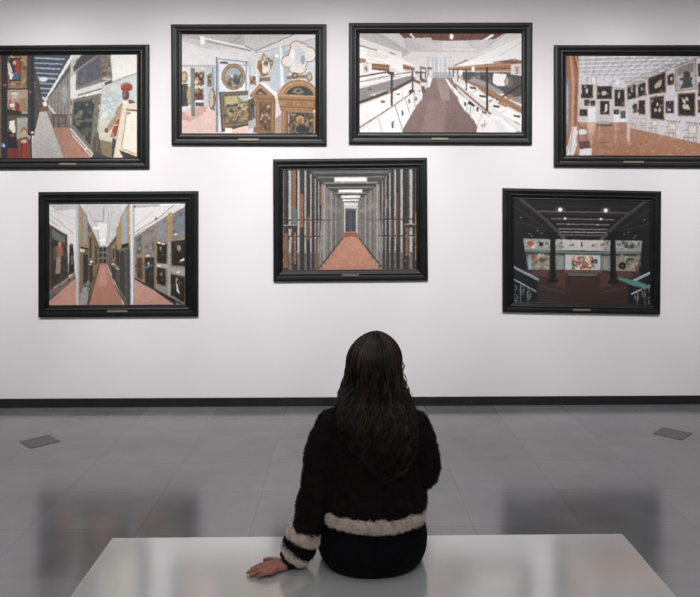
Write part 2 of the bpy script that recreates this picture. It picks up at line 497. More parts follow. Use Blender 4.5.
    c.poly('#3c3e45', (135, 548), (232, 590), (100, 595))
    return c.grain(.018).final()

def paint_altars():
    c = Canvas(181.9, 34.4, 315.3, 133.4, '#d8d4d4')
    c.view(180, 30, 5.69)
    c.poly('#b3afae', (5, 20), (420, 20), (400, 125), (140, 62), (5, 38))
    c.poly('#c6c2c2', (5, 38), (140, 62), (300, 110), (140, 110), (5, 60))
    c.line('#ece8e8', 10, (120, 46), (400, 108)); c.line('#86838a', 6, (150, 66), (400, 122)); c.line('#8a868a', 4, (300, 70), (350, 28)); c.poly('#f0eeee', (114, 36), (142, 42), (140, 84), (118, 88))
    c.poly('#e3b9aa', (5, 470), (90, 430), (150, 415), (205, 460), (210, 575), (400, 520), (400, 600), (5, 600))
    c.poly('#c18a78', (5, 450), (60, 490), (88, 495), (90, 440), (160, 430), (150, 460), (60, 520), (5, 500), op=.7)
    c.rect('#a2a6aa', 5, 200, 200, 210); c.rect('#bfc3c8', 90, 215, 155, 430)
    c.ell('#9a7a4a', 28, 268, 20, 34); c.ell('#caa888', 26, 268, 11, 22); c.rect('#37383b', 5, 306, 48, 432); c.blot(['#55504a', '#2c2c30', '#6a5c48'], 20, 8, (5, 306), (48, 306), (48, 430), (5, 430))
    c.poly('#b59a58', (48, 322), (66, 318), (76, 420), (60, 430), (40, 372))
    c.poly('#77797c', (62, 214), (86, 216), (86, 492), (66, 486)); c.line('#4c4e52', 3, (84, 216), (84, 490))
    c.pic('#a07c48', ['#3a2c26', '#8a2c24', '#c9a45c', '#d9c9a0', '#2e4438'], 26, 9, (86, 238), (140, 236), (140, 312), (86, 316), b=5)
    c.pic('#a07c48', ['#3c2a24', '#a82c20', '#d8a040', '#c04a30', '#33402e'], 26, 9, (86, 334), (136, 334), (136, 398), (86, 404), b=5)
    c.rect('#e6e2de', 88, 398, 132, 408); c.rect('#54504e', 90, 410, 138, 432)
    c.poly('#b2bcc4', (148, 212), (202, 205), (202, 470), (180, 450), (150, 420)); c.pic('#8a744e', ['#5a4c3e', '#87705a', '#c0a888'], 10, 6, (156, 256), (182, 245), (182, 322), (158, 322), b=3)
    c.ell('#7a6048', 184, 392, 20, 62); c.ell('#c4a88e', 180, 388, 13, 50); c.line('#5f6468', 5, (186, 215), (196, 460))
    c.poly('#cbd1d6', (205, 160), (420, 185), (420, 360), (212, 360)); c.poly('#d9dde1', (230, 200), (400, 200), (400, 340), (230, 340))
    c.line('#71808e', 6, (204, 164), (420, 188)); c.line('#8793a0', 4, (204, 188), (420, 208)); c.rect('#3c4450', 228, 182, 270, 192)
    c.rect('#6c7884', 204, 155, 214, 575); c.rect('#a4b0bc', 214, 180, 222, 575); c.rect('#7a8692', 370, 180, 378, 350)
    c.ell('#7e5e38', 303, 266, 67, 74); c.ell('#a98652', 303, 266, 61, 68); c.ell('#6a4c30', 303, 267, 52, 59); c.ell('#8fa4a8', 303, 267, 47, 54)
    c.blot(['#31404a', '#7a5440', '#c9a88c', '#3c4c38', '#9a6a50'], 46, 11, (262, 262), (344, 262), (338, 310), (303, 321), (268, 310))
    c.ell('#31424c', 320, 292, 18, 16); c.ell('#d9c0a0', 296, 262, 8, 10)
    c.poly('#4a3a34', (222, 352), (420, 345), (420, 530), (236, 575)); c.poly('#7c6450', (232, 358), (420, 352), (420, 520), (244, 556)); c.poly('#54443a', (244, 366), (420, 358), (420, 514), (252, 534))
    c.poly('#8f7f4c', (250, 374), (420, 364), (420, 508), (256, 526)); c.poly('#a9b9b6', (330, 374), (420, 364), (420, 398), (350, 402)); c.poly('#b8a66c', (256, 380), (320, 372), (330, 410), (260, 430))
    c.blot(['#3a3226', '#8a3226', '#46566a', '#c9bb90', '#6a5a34', '#b8843c', '#2c3428'], 150, 8, (252, 425), (420, 395), (420, 506), (256, 524))
    c.rect('#ece4d8', 256, 553, 296, 582)
    c.view(248, 30, 5.69)
    c.poly('#c9c5c5', (-20, 20), (250, 20), (60, 122), (-20, 100)); c.poly('#dcd8d8', (240, 20), (395, 20), (395, 60), (60, 150), (50, 120))
    c.line('#7c7a80', 6, (-20, 92), (42, 122), (262, 24)); c.line('#9a989e', 4, (60, 132), (395, 45))
    c.poly('#c6ccd0', (40, 150), (395, 45), (395, 600), (0, 600), (0, 330)); c.poly('#b2bec8', (60, 165), (176, 130), (176, 400), (130, 340), (60, 300)); c.poly('#a9b6c0', (205, 120), (250, 105), (250, 300), (205, 330)); c.poly('#c8ccd0', (0, 150), (50, 140), (50, 330), (0, 340))
    c.line('#eef0f2', 9, (178, 88), (192, 330)); c.line('#8a969e', 3, (200, 90), (206, 300)); c.ell('#f2f4f4', 160, 148, 13, 10); c.line('#93a0aa', 4, (8, 190), (10, 330)); c.line('#e8eaec', 5, (45, 150), (45, 300))
    c.pic('#9a7a4c', ['#7a3a30', '#b08468', '#c8b090'], 10, 6, (8, 262), (42, 264), (42, 312), (8, 308), b=4)
    c.poly('#8a6436', (85, 132), (112, 160), (140, 175), (136, 215), (112, 235), (108, 262), (74, 265), (62, 235), (44, 210), (52, 172), (74, 158)); c.blot(['#c9a258', '#6e4c2a', '#e0c890'], 60, 7, (85, 132), (112, 160), (140, 175), (136, 215), (112, 235), (108, 262), (74, 265), (62, 235), (44, 210), (52, 172), (74, 158))
    c.ell('#dcd4c4', 94, 208, 27, 40); c.ell('#5a6a50', 98, 190, 14, 16); c.ell('#a84834', 68, 215, 12, 30); c.ell('#e8dcc8', 92, 222, 12, 18); c.ell('#cdb28a', 98, 208, 8, 8)
    c.poly('#8a6a40', (62, 272), (124, 268), (124, 290), (64, 292)); c.blot(['#c4a060', '#5f4428'], 14, 5, (62, 268), (124, 268), (124, 290), (62, 292))
    for r, col in ((5, '#8f6c40'), (0, '#e0d8d0')):
        for e in ((278, 160, 52, 80), (224, 180, 36, 30), (344, 140, 34, 38), (272, 96, 34, 28), (276, 222, 46, 26), (300, 120, 40, 40)):
            c.ell(col, e[0], e[1], e[2] + r, e[3] + r)
    c.ell('#c8ccd4', 284, 150, 34, 44); c.ell('#8d9fba', 306, 170, 14, 26); c.ell('#efe8e2', 250, 140, 14, 30)
    c.blot(['#ece4dc', '#c6a878', '#d8d0c8'], 30, 5, (228, 205), (325, 205), (335, 275), (220, 280))
    c.poly('#8a6a48', (214, 262), (330, 254), (335, 272), (216, 280)); c.ell('#6a4a34', 263, 258, 19, 18); c.ell('#b8904c', 263, 258, 10, 10); c.ell('#8a764c', 343, 266, 17, 28); c.ell('#c2ac78', 343, 264, 9, 17)
    c.poly('#cbc5c4', (150, 380), (186, 375), (188, 600), (150, 600)); c.poly('#a28a7c', (152, 500), (186, 470), (186, 600), (152, 600))
    # pediment altar
    c.poly('#ece8e4', (66, 300), (92, 298), (172, 372), (152, 388)); c.poly('#96663c', (8, 368), (66, 304), (150, 376), (150, 392), (8, 380))
    c.poly('#ba8450', (20, 362), (66, 312), (132, 372), (132, 378), (66, 324), (26, 366)); c.poly('#34302e', (34, 364), (66, 330), (108, 366)); c.poly('#a07844', (50, 362), (66, 346), (88, 364))
    c.poly('#7d5230', (36, 382), (152, 390), (150, 588), (40, 570)); c.rect('#a0703f', 40, 396, 148, 404); c.poly('#5c3e28', (60, 416), (126, 418), (122, 572), (60, 562)); c.blot(['#8a6a40', '#33302a', '#b89658', '#6a4a34', '#4c5a50'], 60, 8, (64, 420), (122, 422), (118, 566), (64, 558))
    c.line('#aa7a46', 6, (52, 410), (52, 560)); c.line('#aa7a46', 6, (136, 412), (134, 575)); c.poly('#8a5c34', (28, 545), (112, 575), (150, 585), (150, 600), (28, 578)); c.poly('#a4a09e', (0, 505), (36, 500), (34, 548), (0, 560)); c.poly('#54402f', (0, 395), (34, 380), (36, 500), (0, 515)); c.blot(OILS, 16, 7, (0, 400), (30, 390), (32, 495), (0, 505))
    # arched altar
    c.ell('#9a6636', 282, 388, 116, 106, 180, 360); c.ell('#c08a4e', 282, 388, 106, 96, 180, 360); c.ell('#8a5a32', 284, 386, 94, 82, 180, 360); c.ell('#b07a44', 286, 384, 88, 76, 180, 360); c.ell('#2d3136', 288, 376, 78, 58, 180, 360)
    c.poly('#8a7448', (244, 352), (262, 332), (280, 328), (298, 334), (316, 354), (280, 364)); c.ell('#2d3136', 280, 345, 12, 8); c.ell('#c88448', 178, 346, 22, 14, op=.4)
    c.poly('#a46e3c', (160, 362), (395, 372), (395, 470), (180, 458)); c.poly('#c28c50', (160, 364), (395, 374), (395, 384), (160, 374)); c.poly('#6a4426', (170, 388), (395, 398), (395, 404), (172, 394)); c.poly('#70482a', (178, 430), (395, 440), (395, 446), (178, 436))
    c.blot(['#b8824a', '#8c5c34'], 60, 6, (180, 405), (395, 410), (395, 436), (180, 428))
    c.rect('#96623a', 186, 452, 226, 600); c.rect('#b27e46', 194, 456, 200, 600); c.rect('#6c4628', 214, 456, 220, 600); c.poly('#37302a', (230, 462), (366, 470), (366, 600), (230, 600)); c.rect('#b07c46', 364, 462, 378, 600); c.rect('#6a4426', 378, 460, 395, 600)
    c.blot(['#4a3c2e', '#8a6a40', '#2a2826', '#6e5034', '#a4824c'], 90, 10, (234, 468), (362, 474), (362, 600), (234, 600)); c.ell('#c08a54', 290, 505, 22, 22); c.ell('#8a5c3a', 290, 512, 12, 14); c.ell('#2c2826', 300, 560, 34, 22); c.ell('#dfe8dc', 372, 460, 8, 7)
    return c.grain(.016).final()

def paint_archive():
    c = Canvas(359.6, 33.4, 521.5, 132.4, '#ddd5d3')
    c.view(358, 30, 5.69)
    c.poly('#bfb8b8', (5, 15), (120, 15), (300, 130), (250, 160), (5, 60)); c.poly('#e6e0de', (5, 40), (80, 70), (250, 130), (250, 180), (5, 90))
    c.poly('#7c402c', (228, 15), (945, 15), (880, 48), (700, 60), (478, 64), (418, 58), (412, 46), (262, 50))
    for x in (300, 350, 410, 470, 530, 600, 660, 740, 800): c.line('#5e2c1e', 4, (x, 18), (478 + (x - 478) * .8, 60))
    c.line('#f8f4f0', 11, (296, 22), (342, 78)); c.poly('#d2cac8', (262, 52), (412, 46), (418, 60), (478, 64), (478, 130), (270, 118)); c.poly('#c8c0c0', (262, 55), (300, 60), (390, 100), (340, 122), (270, 112))
    c.line('#b2aaaa', 4, (110, 26), (275, 118)); c.line('#b8b0b0', 4, (275, 120), (478, 124)); c.line('#6a6264', 5, (180, 128), (215, 142)); c.line('#a09898', 3, (240, 110), (284, 122))
    c.rect('#c3c1c6', 392, 158, 540, 275); 
    for x in (405, 430, 452, 472, 500, 520): c.rect('#dbdade', x, 160, x + 12, 262)
    c.line('#9a989c', 3, (440, 160), (440, 270)); c.rect('#8c868a', 425, 240, 530, 276, op=.5)
    c.poly('#8b6c66', (425, 272), (530, 272), (700, 600), (240, 600), (255, 560), (330, 430), (388, 330), c2='#7d625b'); c.poly('#b39d98', (440, 275), (510, 275), (520, 400), (470, 400), op=.6); c.poly('#a08680', (400, 400), (500, 400), (490, 600), (350, 600), op=.4)
    for i in range(16):
        y = 285 + i * i * 1.3; c.line('#6e5750', 1.5, (430 - (y - 280) * .58, y), (515 + (y - 280) * .56, y), op=.5)
    # left stacks
    c.poly('#f2eeec', (5, 88), (60, 95), (250, 165), (330, 210), (310, 215), (258, 200), (256, 245), (170, 200), (50, 185), (5, 160))
    c.line('#a8805c', 8, (5, 88), (110, 118)); c.poly('#d8cec8', (60, 110), (180, 150), (160, 170), (50, 150), op=.5); c.line('#c4bcb8', 3, (60, 165), (200, 205))
    c.poly('#8a5434', (46, 186), (178, 200), (178, 236), (78, 226)); c.line('#b07c50', 6, (78, 208), (178, 216)); c.line('#5a3420', 4, (78, 222), (178, 230)); c.poly('#9e6a44', (256, 196), (320, 212), (322, 232), (256, 224)); c.line('#6a4028', 4, (256, 212), (320, 224)); c.poly('#96684a', (350, 206), (384, 212), (384, 226), (352, 222)); c.poly('#8a6048', (392, 210), (418, 214), (418, 226), (394, 224))
    c.poly('#a07850', (5, 160), (48, 166), (48, 186), (5, 190)); c.rect('#efeae6', 16, 190, 80, 252); c.rect('#c8a08a', 30, 195, 66, 246, op=.35)
    c.line('#8a4434', 5, (48, 206), (40, 226), (58, 226)); c.line('#8a4434', 5, (52, 212), (52, 240))
    c.poly('#ebe6e4', (80, 228), (250, 245), (300, 240), (300, 262), (160, 285), (5, 320), (5, 275)); c.line('#3c3638', 8, (5, 268), (110, 248), (180, 238)); c.line('#7a706c', 5, (5, 296), (120, 272), (190, 258)); c.line('#b8aca8', 4, (60, 290), (250, 262)); c.line('#6c625e', 6, (190, 258), (300, 240)); c.blot(['#8a7e78', '#f4f0ee', '#5a504c'], 20, 6, (120, 255), (300, 240), (300, 262), (120, 285))
    c.poly('#8a827f', (5, 334), (160, 295), (305, 258), (330, 275), (200, 335), (5, 408)); c.poly('#c9c2be', (60, 365), (140, 340), (180, 345), (90, 378), op=.5); c.ell('#4c4442', 72, 338, 12, 4); c.ell('#eeeeee', 95, 368, 7, 5)
    c.poly('#3e3230', (5, 405), (190, 338), (310, 275), (316, 284), (190, 352), (5, 420)); c.line('#9a6a48', 5, (5, 422), (190, 354), (300, 296)); c.poly('#a87c58', (165, 350), (192, 338), (192, 362))
    c.poly('#eee8e6', (5, 436), (190, 360), (302, 300), (312, 345), (290, 365), (200, 425), (5, 545)); c.poly('#5a4440', (128, 402), (150, 398), (156, 408), (136, 414)); c.poly('#6a5450', (216, 362), (236, 360), (236, 368), (220, 370)); c.line('#c8beba', 3, (205, 355), (210, 415)); c.line('#c2b8b6', 3, (250, 330), (254, 385)); c.line('#c8c0be', 2, (30, 470), (80, 500), (40, 530))
    c.line('#8a5a40', 6, (5, 556), (200, 430), (320, 346)); c.line('#a87a58', 4, (290, 356), (320, 338)); c.ell('#54382a', 305, 352, 18, 14); c.poly('#7a4a30', (300, 270), (350, 292), (358, 310), (310, 290))
    c.poly('#f0ebe9', (5, 580), (110, 500), (210, 432), (258, 590), (240, 600), (5, 600)); c.line('#bab0ae', 4, (118, 495), (150, 600)); c.line('#d0c8c6', 3, (60, 540), (60, 600)); c.poly('#cdc4c2', (110, 505), (130, 510), (150, 590), (130, 590), op=.5)
    c.poly('#eee9e7', (212, 428), (268, 386), (300, 482), (250, 558)); c.poly('#e6e0de', (270, 384), (318, 350), (322, 440), (298, 486)); c.poly('#e2dcda', (322, 300), (366, 335), (364, 388), (322, 436)); c.line('#6a605e', 4, (212, 430), (252, 558)); c.line('#7a706e', 3, (268, 386), (298, 486)); c.line('#7a706e', 3, (318, 350), (322, 436)); c.poly('#5c504c', (356, 318), (376, 318), (384, 350), (366, 366))
    c.blot(['#2e2a2c', '#5a5456', '#48424a'], 22, 5, (188, 518), (210, 514), (214, 552), (194, 556)); c.poly('#3a3638', (246, 456), (256, 454), (260, 480), (250, 484)); c.poly('#4a4648', (284, 396), (294, 392), (296, 412), (288, 416)); c.poly('#3e3a3c', (324, 382), (332, 376), (334, 396), (326, 402)); c.poly('#5a5658', (346, 340), (352, 338), (354, 352), (348, 354))
    c.poly('#ece6e4', (384, 250), (412, 268), (420, 280), (404, 325), (388, 322)); c.line('#5a5050', 3, (392, 260), (392, 318)); c.poly('#6a5550', (320, 235), (384, 240), (388, 300), (360, 296))
    c.poly('#cdc6c6', (335, 245), (352, 250), (350, 275), (334, 268)); c.poly('#d6d0d0', (362, 245), (380, 250), (380, 280), (364, 275))
    for x, y0, y1, w in ((193, 240, 428, 11), (309, 232, 342, 8), (356, 218, 290, 5), (384, 214, 272, 4), (398, 215, 262, 3)): c.line('#2b2d34', w, (x, y0), (x, y1))
    c.poly('#2f2a2c', (165, 236), (205, 240), (205, 256), (170, 250))
    # right stacks
    c.view(440, 30, 5.69)
    c.ell('#fff8f0', 62, 40, 11, 17); c.line('#fbf6f2', 13, (298, 30), (222, 74)); c.poly('#cbc4c4', (150, 62), (310, 52), (290, 90), (210, 120), (150, 80), op=.7); c.line('#b8b0b0', 3, (0, 98), (210, 100)); c.line('#b2aaaa', 3, (0, 122), (200, 125)); c.line('#c8bfbf', 8, (150, 62), (190, 96))
    c.poly('#e0dad9', (310, 52), (370, 18), (475, 18), (475, 40), (310, 105)); c.line('#a8a0a0', 3, (205, 135), (372, 22))
    c.poly('#eeeae9', (138, 182), (225, 140), (340, 80), (475, 20), (475, 180), (420, 165), (300, 180), (270, 190)); c.line('#b9b1b0', 3, (140, 182), (475, 28)); c.line('#c6bebd', 3, (330, 150), (475, 60)); c.poly('#b8b0b0', (70, 204), (150, 170), (160, 178), (84, 206)); c.line('#57494a', 3, (76, 204), (150, 170)); c.line('#7a6a66', 5, (300, 186), (420, 166), (462, 182))
    c.poly('#f4f0ef', (160, 178), (272, 188), (300, 184), (296, 196), (100, 208), (104, 198))
    c.poly('#a4683e', (38, 214), (200, 200), (300, 190), (475, 182), (475, 236), (300, 236), (180, 236), (44, 226)); c.line('#cc9464', 5, (44, 216), (400, 196)); c.line('#6a3e24', 6, (60, 226), (400, 218)); c.line('#c28a5a', 4, (150, 229), (395, 228)); c.poly('#7a4a30', (298, 182), (420, 172), (462, 184), (400, 190)); c.rect('#efe8e4', 176, 208, 192, 236)
    c.poly('#4c4848', (120, 240), (475, 240), (475, 400), (380, 372), (260, 320), (130, 285)); c.poly('#9a9494', (180, 262), (270, 300), (360, 352), (330, 362), (230, 320), (150, 290)); c.blot(['#5c5858', '#383436', '#807a78'], 30, 9, (190, 245), (300, 245), (300, 300), (200, 280))
    c.line('#262628', 9, (475, 300), (370, 366), (290, 410)); c.poly('#8c8686', (392, 385), (475, 368), (475, 425), (400, 398))
    c.poly('#ece8e8', (298, 246), (372, 250), (362, 318), (318, 318), (294, 300)); c.ell('#6e5c58', 385, 296, 25, 30); c.poly('#b0a09c', (368, 270), (384, 276), (380, 310), (366, 314)); c.poly('#d8cfcb', (398, 196), (464, 190), (464, 262), (396, 252)); c.rect('#cfa890', 414, 205, 452, 250, op=.4)
    c.line('#8a4030', 5, (420, 212), (434, 214), (432, 226), (424, 228), (436, 232), (434, 246), (420, 246)); c.poly('#9a6a48', (365, 370), (400, 362), (420, 378), (380, 395))
    c.poly('#a46c44', (250, 322), (475, 446), (475, 480), (240, 352), (150, 300), (90, 262)); c.line('#6a4028', 4, (250, 352), (475, 478))
    c.poly('#e6e0dd', (92, 300), (160, 300), (265, 368), (475, 490), (475, 585), (400, 545), (270, 452), (90, 330)); c.poly('#a06a44', (240, 345), (300, 385), (280, 410), (270, 400)); c.poly('#b27c54', (330, 400), (400, 425), (360, 440), (320, 420))
    for q, mk in ((((150, 300), (218, 330), (170, 356), (110, 322)), (182, 328)), (((215, 345), (300, 388), (250, 410), (170, 365)), (236, 374)), (((300, 405), (385, 445), (335, 470), (270, 430)), (314, 432)), (((385, 440), (475, 490), (460, 540), (340, 476)), (430, 487))):
        c.poly('#f0ecea', *q); c.line('#a8a09c', 2, *q); c.poly('#4a3c3a', (mk[0] - 20, mk[1] - 8), (mk[0] + 16, mk[1] - 4), (mk[0] + 22, mk[1] + 9), (mk[0] - 14, mk[1] + 4))
    c.line('#3c2a24', 3, (415, 515), (450, 535)); c.line('#8e5a3a', 9, (80, 306), (265, 462), (330, 500), (465, 590)); c.line('#c49268', 3, (80, 300), (265, 455))
    c.poly('#2e2628', (70, 312), (140, 385), (260, 470), (240, 500), (80, 350))
    for q in (((30, 270), (72, 320), (66, 345), (32, 292)), ((72, 322), (104, 350), (96, 380), (70, 350)), ((100, 352), (158, 400), (142, 466), (98, 396)), ((158, 418), (188, 436), (172, 486), (146, 462)), ((196, 420), (238, 460), (212, 540), (170, 490)), ((238, 466), (282, 492), (262, 590), (200, 575)), ((286, 470), (345, 490), (445, 575), (430, 600), (255, 600))):
        c.poly('#efebea', *q); c.line('#b0a6a4', 2.5, *q)
    c.poly('#3a3436', (134, 406), (146, 412), (142, 432), (132, 426)); c.poly('#3a3638', (206, 432), (216, 438), (210, 462), (200, 454)); c.blot(['#b08a80', '#7a6462', '#d8b8b0'], 14, 6, (236, 512), (256, 516), (252, 556), (232, 552)); c.line('#4c4244', 4, (170, 430), (166, 470)); c.poly('#d8d2d0', (300, 500), (340, 520), (400, 590), (330, 590), op=.5); c.ell('#7cb0bc', 432, 576, 9, 6)
    for x, y0, y1, w in ((262, 210, 456, 12), (145, 228, 342, 8), (98, 226, 292, 5), (72, 224, 268, 4), (52, 222, 262, 3)): c.line('#22242a', w, (x, y0), (x, y1))
    c.poly('#f0eae8', (108, 228), (124, 230), (122, 270), (110, 266)); c.line('#4a4648', 4, (150, 290), (190, 262)); c.blot(['#d8d0cc', '#8a7e7a', '#50484a'], 20, 5, (60, 236), (140, 240), (140, 280), (60, 262))
    return c.grain(.014).final()

def paint_gallery_hall():
    c = Canvas(566.3, 56, 727, 155.6, '#cfc8cb')
    c.view(560, 50, 5.53)
    c.poly('#bdb9bd', (35, 25), (960, 25), (760, 40), (364, 215), (105, 192))
    for i in range(8):
        c.line('#e6e3e6', 5, (105, 50 + i * 22), (760 - i * 40, 25 + i * 24 - i)); c.line('#98949a', 2.5, (105, 60 + i * 20), (740 - i * 40, 34 + i * 23))
    for i in range(10): c.line('#d8d5d8', 4, (130 + i * 60, 30), (105 + i * 28 + 20, 190 - i * 3)); c.line('#8e8a92', 2, (150 + i * 60, 30), (118 + i * 28 + 20, 190))
    c.poly('#d2cfd3', (105, 138), (300, 150), (366, 182), (366, 220), (105, 195)); c.blot(['#e8e6ea', '#b4b0b6'], 30, 9, (105, 145), (360, 170), (360, 210), (105, 190))
    for x in (122, 150, 176, 200, 290): c.line('#a29ea4', 3, (x, 142), (x, 196))
    c.poly('#cac1c4', (105, 192), (366, 215), (366, 402), (105, 402)); c.line('#b08a74', 4, (105, 192), (366, 215))
    D = ['#1f1c1e', '#2c282a', '#3c3634', '#a89684', '#57504c', '#1a1819', '#232022']
    for x0, y0, x1, y1 in ((120, 192, 184, 268), (203, 200, 288, 272), (300, 218, 357, 312), (136, 274, 166, 308), (169, 278, 196, 310), (222, 281, 274, 357)):
        c.pic('#7c5a44', D, 16, 6, (x0, y0), (x1, y0), (x1, y1), (x0, y1), b=4)
    c.poly('#d8cfc6', (250, 300), (262, 296), (262, 335), (248, 345)); c.ell('#cfc4ba', 150, 228, 6, 16); c.ell('#c4b8ae', 244, 240, 14, 12); c.ell('#b4a89c', 325, 250, 7, 20); c.ell('#9a4a34', 345, 296, 8, 8)
    c.rect('#e3e1e6', 156, 318, 200, 402); c.pic('#8a6450', D, 8, 5, (105, 326), (155, 326), (155, 366), (105, 366), b=4); c.pic('#8a6450', D, 8, 5, (296, 328), (327, 328), (327, 380), (296, 380), b=4); c.rect('#e8e6ea', 296, 355, 366, 400); c.rect('#5e5a60', 333, 336, 362, 378); c.rect('#dcdade', 366, 315, 400, 420); c.pic('#8a6450', D, 6, 5, (372, 250), (400, 250), (400, 312), (372, 312), b=4)
    c.poly('#bb7c5a', (95, 400), (400, 398), (960, 490), (960, 600), (60, 600), c2='#ab6c4c')
    c.poly('#d9b0a0', (150, 402), (200, 402), (190, 470), (160, 470), op=.7); c.poly('#e0bcae', (366, 402), (392, 402), (382, 500), (368, 500), op=.75); c.poly('#caa090', (300, 402), (330, 402), (330, 440), (305, 440), op=.5)
    for i in range(150):
        x, y = c.rng.uniform(110, 900), c.rng.uniform(430, 590); w = 8 + (y - 400) * .1
        c.line(c.rng.choice(['#98583a', '#cc9474', '#d9ac94', '#a45e3c']), 3, (x, y), (x + w, y - w * .35), op=.6)
    c.ell('#77695c', 246, 408, 45, 11); c.ell('#b0a496', 246, 400, 40, 9); c.rect('#6a5548', 205, 408, 288, 420); c.poly('#b8745a', (288, 398), (362, 398), (370, 425), (296, 425), op=.7); c.line('#7a4a34', 4, (220, 490), (268, 484)); c.line('#7a4a34', 4, (225, 510), (272, 506))
    c.blot(['#c48c6c', '#ac6c4c', '#b87858'], 160, 12, (160, 425), (398, 425), (860, 500), (860, 590), (170, 590), el=.22)
    for x, w in ((158, 26), (214, 8), (300, 14), (372, 18)): c.poly('#e3c4b6', (x, 402), (x + w, 402), (x + w - 4, 520), (x + 3, 520), op=.35)
    # curtain and chairs on the left
    c.poly('#a5623c', (30, 25), (105, 25), (105, 190), (98, 400), (45, 530), (30, 530)); c.poly('#c98c62', (56, 25), (68, 25), (84, 170), (76, 440), (64, 460), (68, 180)); c.poly('#7a4226', (70, 25), (80, 25), (104, 120), (100, 130)); c.poly('#d09a74', (82, 25), (90, 25), (104, 90), (104, 110)); c.line('#7c4428', 4, (92, 180), (90, 410))
    c.poly('#7b808a', (32, 130), (58, 176), (52, 440), (32, 500)); c.poly('#a9adb2', (36, 190), (48, 200), (44, 400), (36, 420)); c.poly('#c8b0a0', (105, 120), (112, 120), (112, 400), (102, 400), op=.7)
    c.poly('#d6d0d3', (72, 420), (96, 425), (98, 520), (70, 600), (32, 600), (45, 530)); c.line('#8d8488', 4, (72, 430), (56, 590)); c.line('#a87a64', 4, (60, 500), (40, 570))
    c.line('#5f5048', 5, (102, 395), (110, 428), (140, 430)); c.ell('#ddd8da', 124, 452, 28, 15); c.line('#7a6a60', 4, (104, 430), (104, 490)); c.line('#7a6a60', 4, (148, 460), (148, 500)); c.line('#7a6a60', 3, (104, 420), (140, 418)); c.poly('#5f4438', (104, 502), (165, 500), (168, 540), (112, 545)); c.poly('#dad6d8', (112, 545), (176, 538), (178, 600), (108, 600)); c.line('#a09098', 5, (92, 470), (108, 590)); c.poly('#8a5f4a', (100, 440), (112, 500), (104, 502))
    # long wall
    c.view(628, 50, 5.53)
    c.poly('#cdc5cb', (-10, 205), (372, 48), (575, -20), (575, 560), (398, 512), (0, 425)); c.line('#b5886c', 6, (-10, 205), (372, 48), (575, -35)); c.line('#8f8b92', 3, (-10, 180), (330, 42))
    for x, y in ((60, 150), (130, 118), (200, 88), (285, 50)): c.poly('#9a98a2', (x, y + 10), (x + 40, y - 8), (x + 42, y + 20), (x + 2, y + 36), op=.8); c.line('#f0eef2', 3, (x, y + 10), (x + 42, y + 18))
    Q = [((-6, 206), (42, 188), (46, 266), (-6, 278)), ((50, 190), (96, 176), (98, 250), (52, 262)), ((106, 156), (207, 120), (209, 236), (108, 250)), ((211, 140), (252, 126), (254, 190), (213, 198)),
         ((118, 258), (197, 250), (199, 388), (120, 380)), ((203, 281), (252, 278), (252, 350), (203, 350)), ((269, 238), (370, 233), (370, 366), (271, 364)), ((380, 78), (430, 60), (430, 150), (382, 150)), ((380, 178), (470, 170), (470, 262), (380, 258)), ((378, 272), (440, 270), (440, 350), (380, 346)), ((26, 298), (50, 294), (50, 347), (28, 347)), ((54, 278), (94, 273), (95, 358), (56, 356)), ((450, 60), (560, 20), (560, 150), (452, 160)), ((480, 180), (565, 176), (565, 330), (482, 330))]
    for q in Q: c.pic('#9c7054', D, 22, 7, *q, b=7 if q[1][0] - q[0][0] > 60 else 5)
    c.pic('#a67c5e', ['#a9afb8', '#b4bac2', '#989ea8', '#8a8a8c'], 30, 14, (256, 92), (373, 46), (376, 216), (258, 232), b=7)
    c.poly('#77695c', (275, 100), (360, 68), (360, 120), (275, 140), op=.7); c.poly('#453f3a', (306, 130), (338, 125), (348, 180), (355, 205), (284, 215), (298, 185)); c.ell('#3e3935', 320, 132, 16, 14); c.ell('#4c4540', 298, 162, 16, 9); c.ell('#4c4540', 340, 158, 14, 9)
    c.poly('#b89c84', (140, 200), (165, 170), (185, 165), (180, 200), (150, 215)); c.ell('#c9b09a', 160, 300, 6, 10); c.ell('#b8a08c', 150, 330, 9, 9); c.ell('#bda896', 172, 330, 7, 14); c.poly('#d8d0c8', (292, 258), (300, 290), (318, 298), (312, 280)); c.poly('#cbb8a6', (296, 300), (330, 300), (340, 330), (300, 322)); c.ell('#c8b2a0', 320, 270, 9, 11); c.ell('#a89a8c', 20, 225, 6, 12); c.ell('#b8aa9a', 225, 330, 10, 8); c.ell('#a4988c', 74, 215, 6, 10); c.ell('#c0b4a8', 235, 160, 6, 10)
    for x in list(range(216, 290, 16)) + list(range(322, 395, 14)): c.ell('#4a4444', x, 390 + (x - 216) * .08, 4, 4)
    for x, y, k in ((30, 402, .6), (80, 405, .66), (140, 418, .8), (237, 440, 1.0), (345, 462, 1.2), (475, 492, 1.4)):
        c.rect('#b4a59a', x - 16 * k, y - 42 * k, x + 28 * k, y); c.rect('#d9cfc9', x - 10 * k, y - 36 * k, x + 22 * k, y - 6 * k); c.poly('#c9bdb4', (x - 30 * k, y), (x + 28 * k, y), (x + 22 * k, y + 16 * k), (x - 34 * k, y + 14 * k)); c.line('#7d6c60', 3 * k, (x - 34 * k, y + 14 * k), (x + 22 * k, y + 16 * k))
        for lx in (-32, -14, 10, 22): c.line('#8d7a6c', 3.4 * k, (x + lx * k, y + 8 * k), (x + lx * k, y + 46 * k))
        c.line('#8d7a6c', 3.4 * k, (x - 32 * k, y - 16 * k), (x - 16 * k, y - 20 * k)); c.line('#a2968e', 3 * k, (x - 16 * k, y - 42 * k), (x + 6 * k, y - 50 * k), (x + 28 * k, y - 42 * k))
    return c.grain(.016).final()

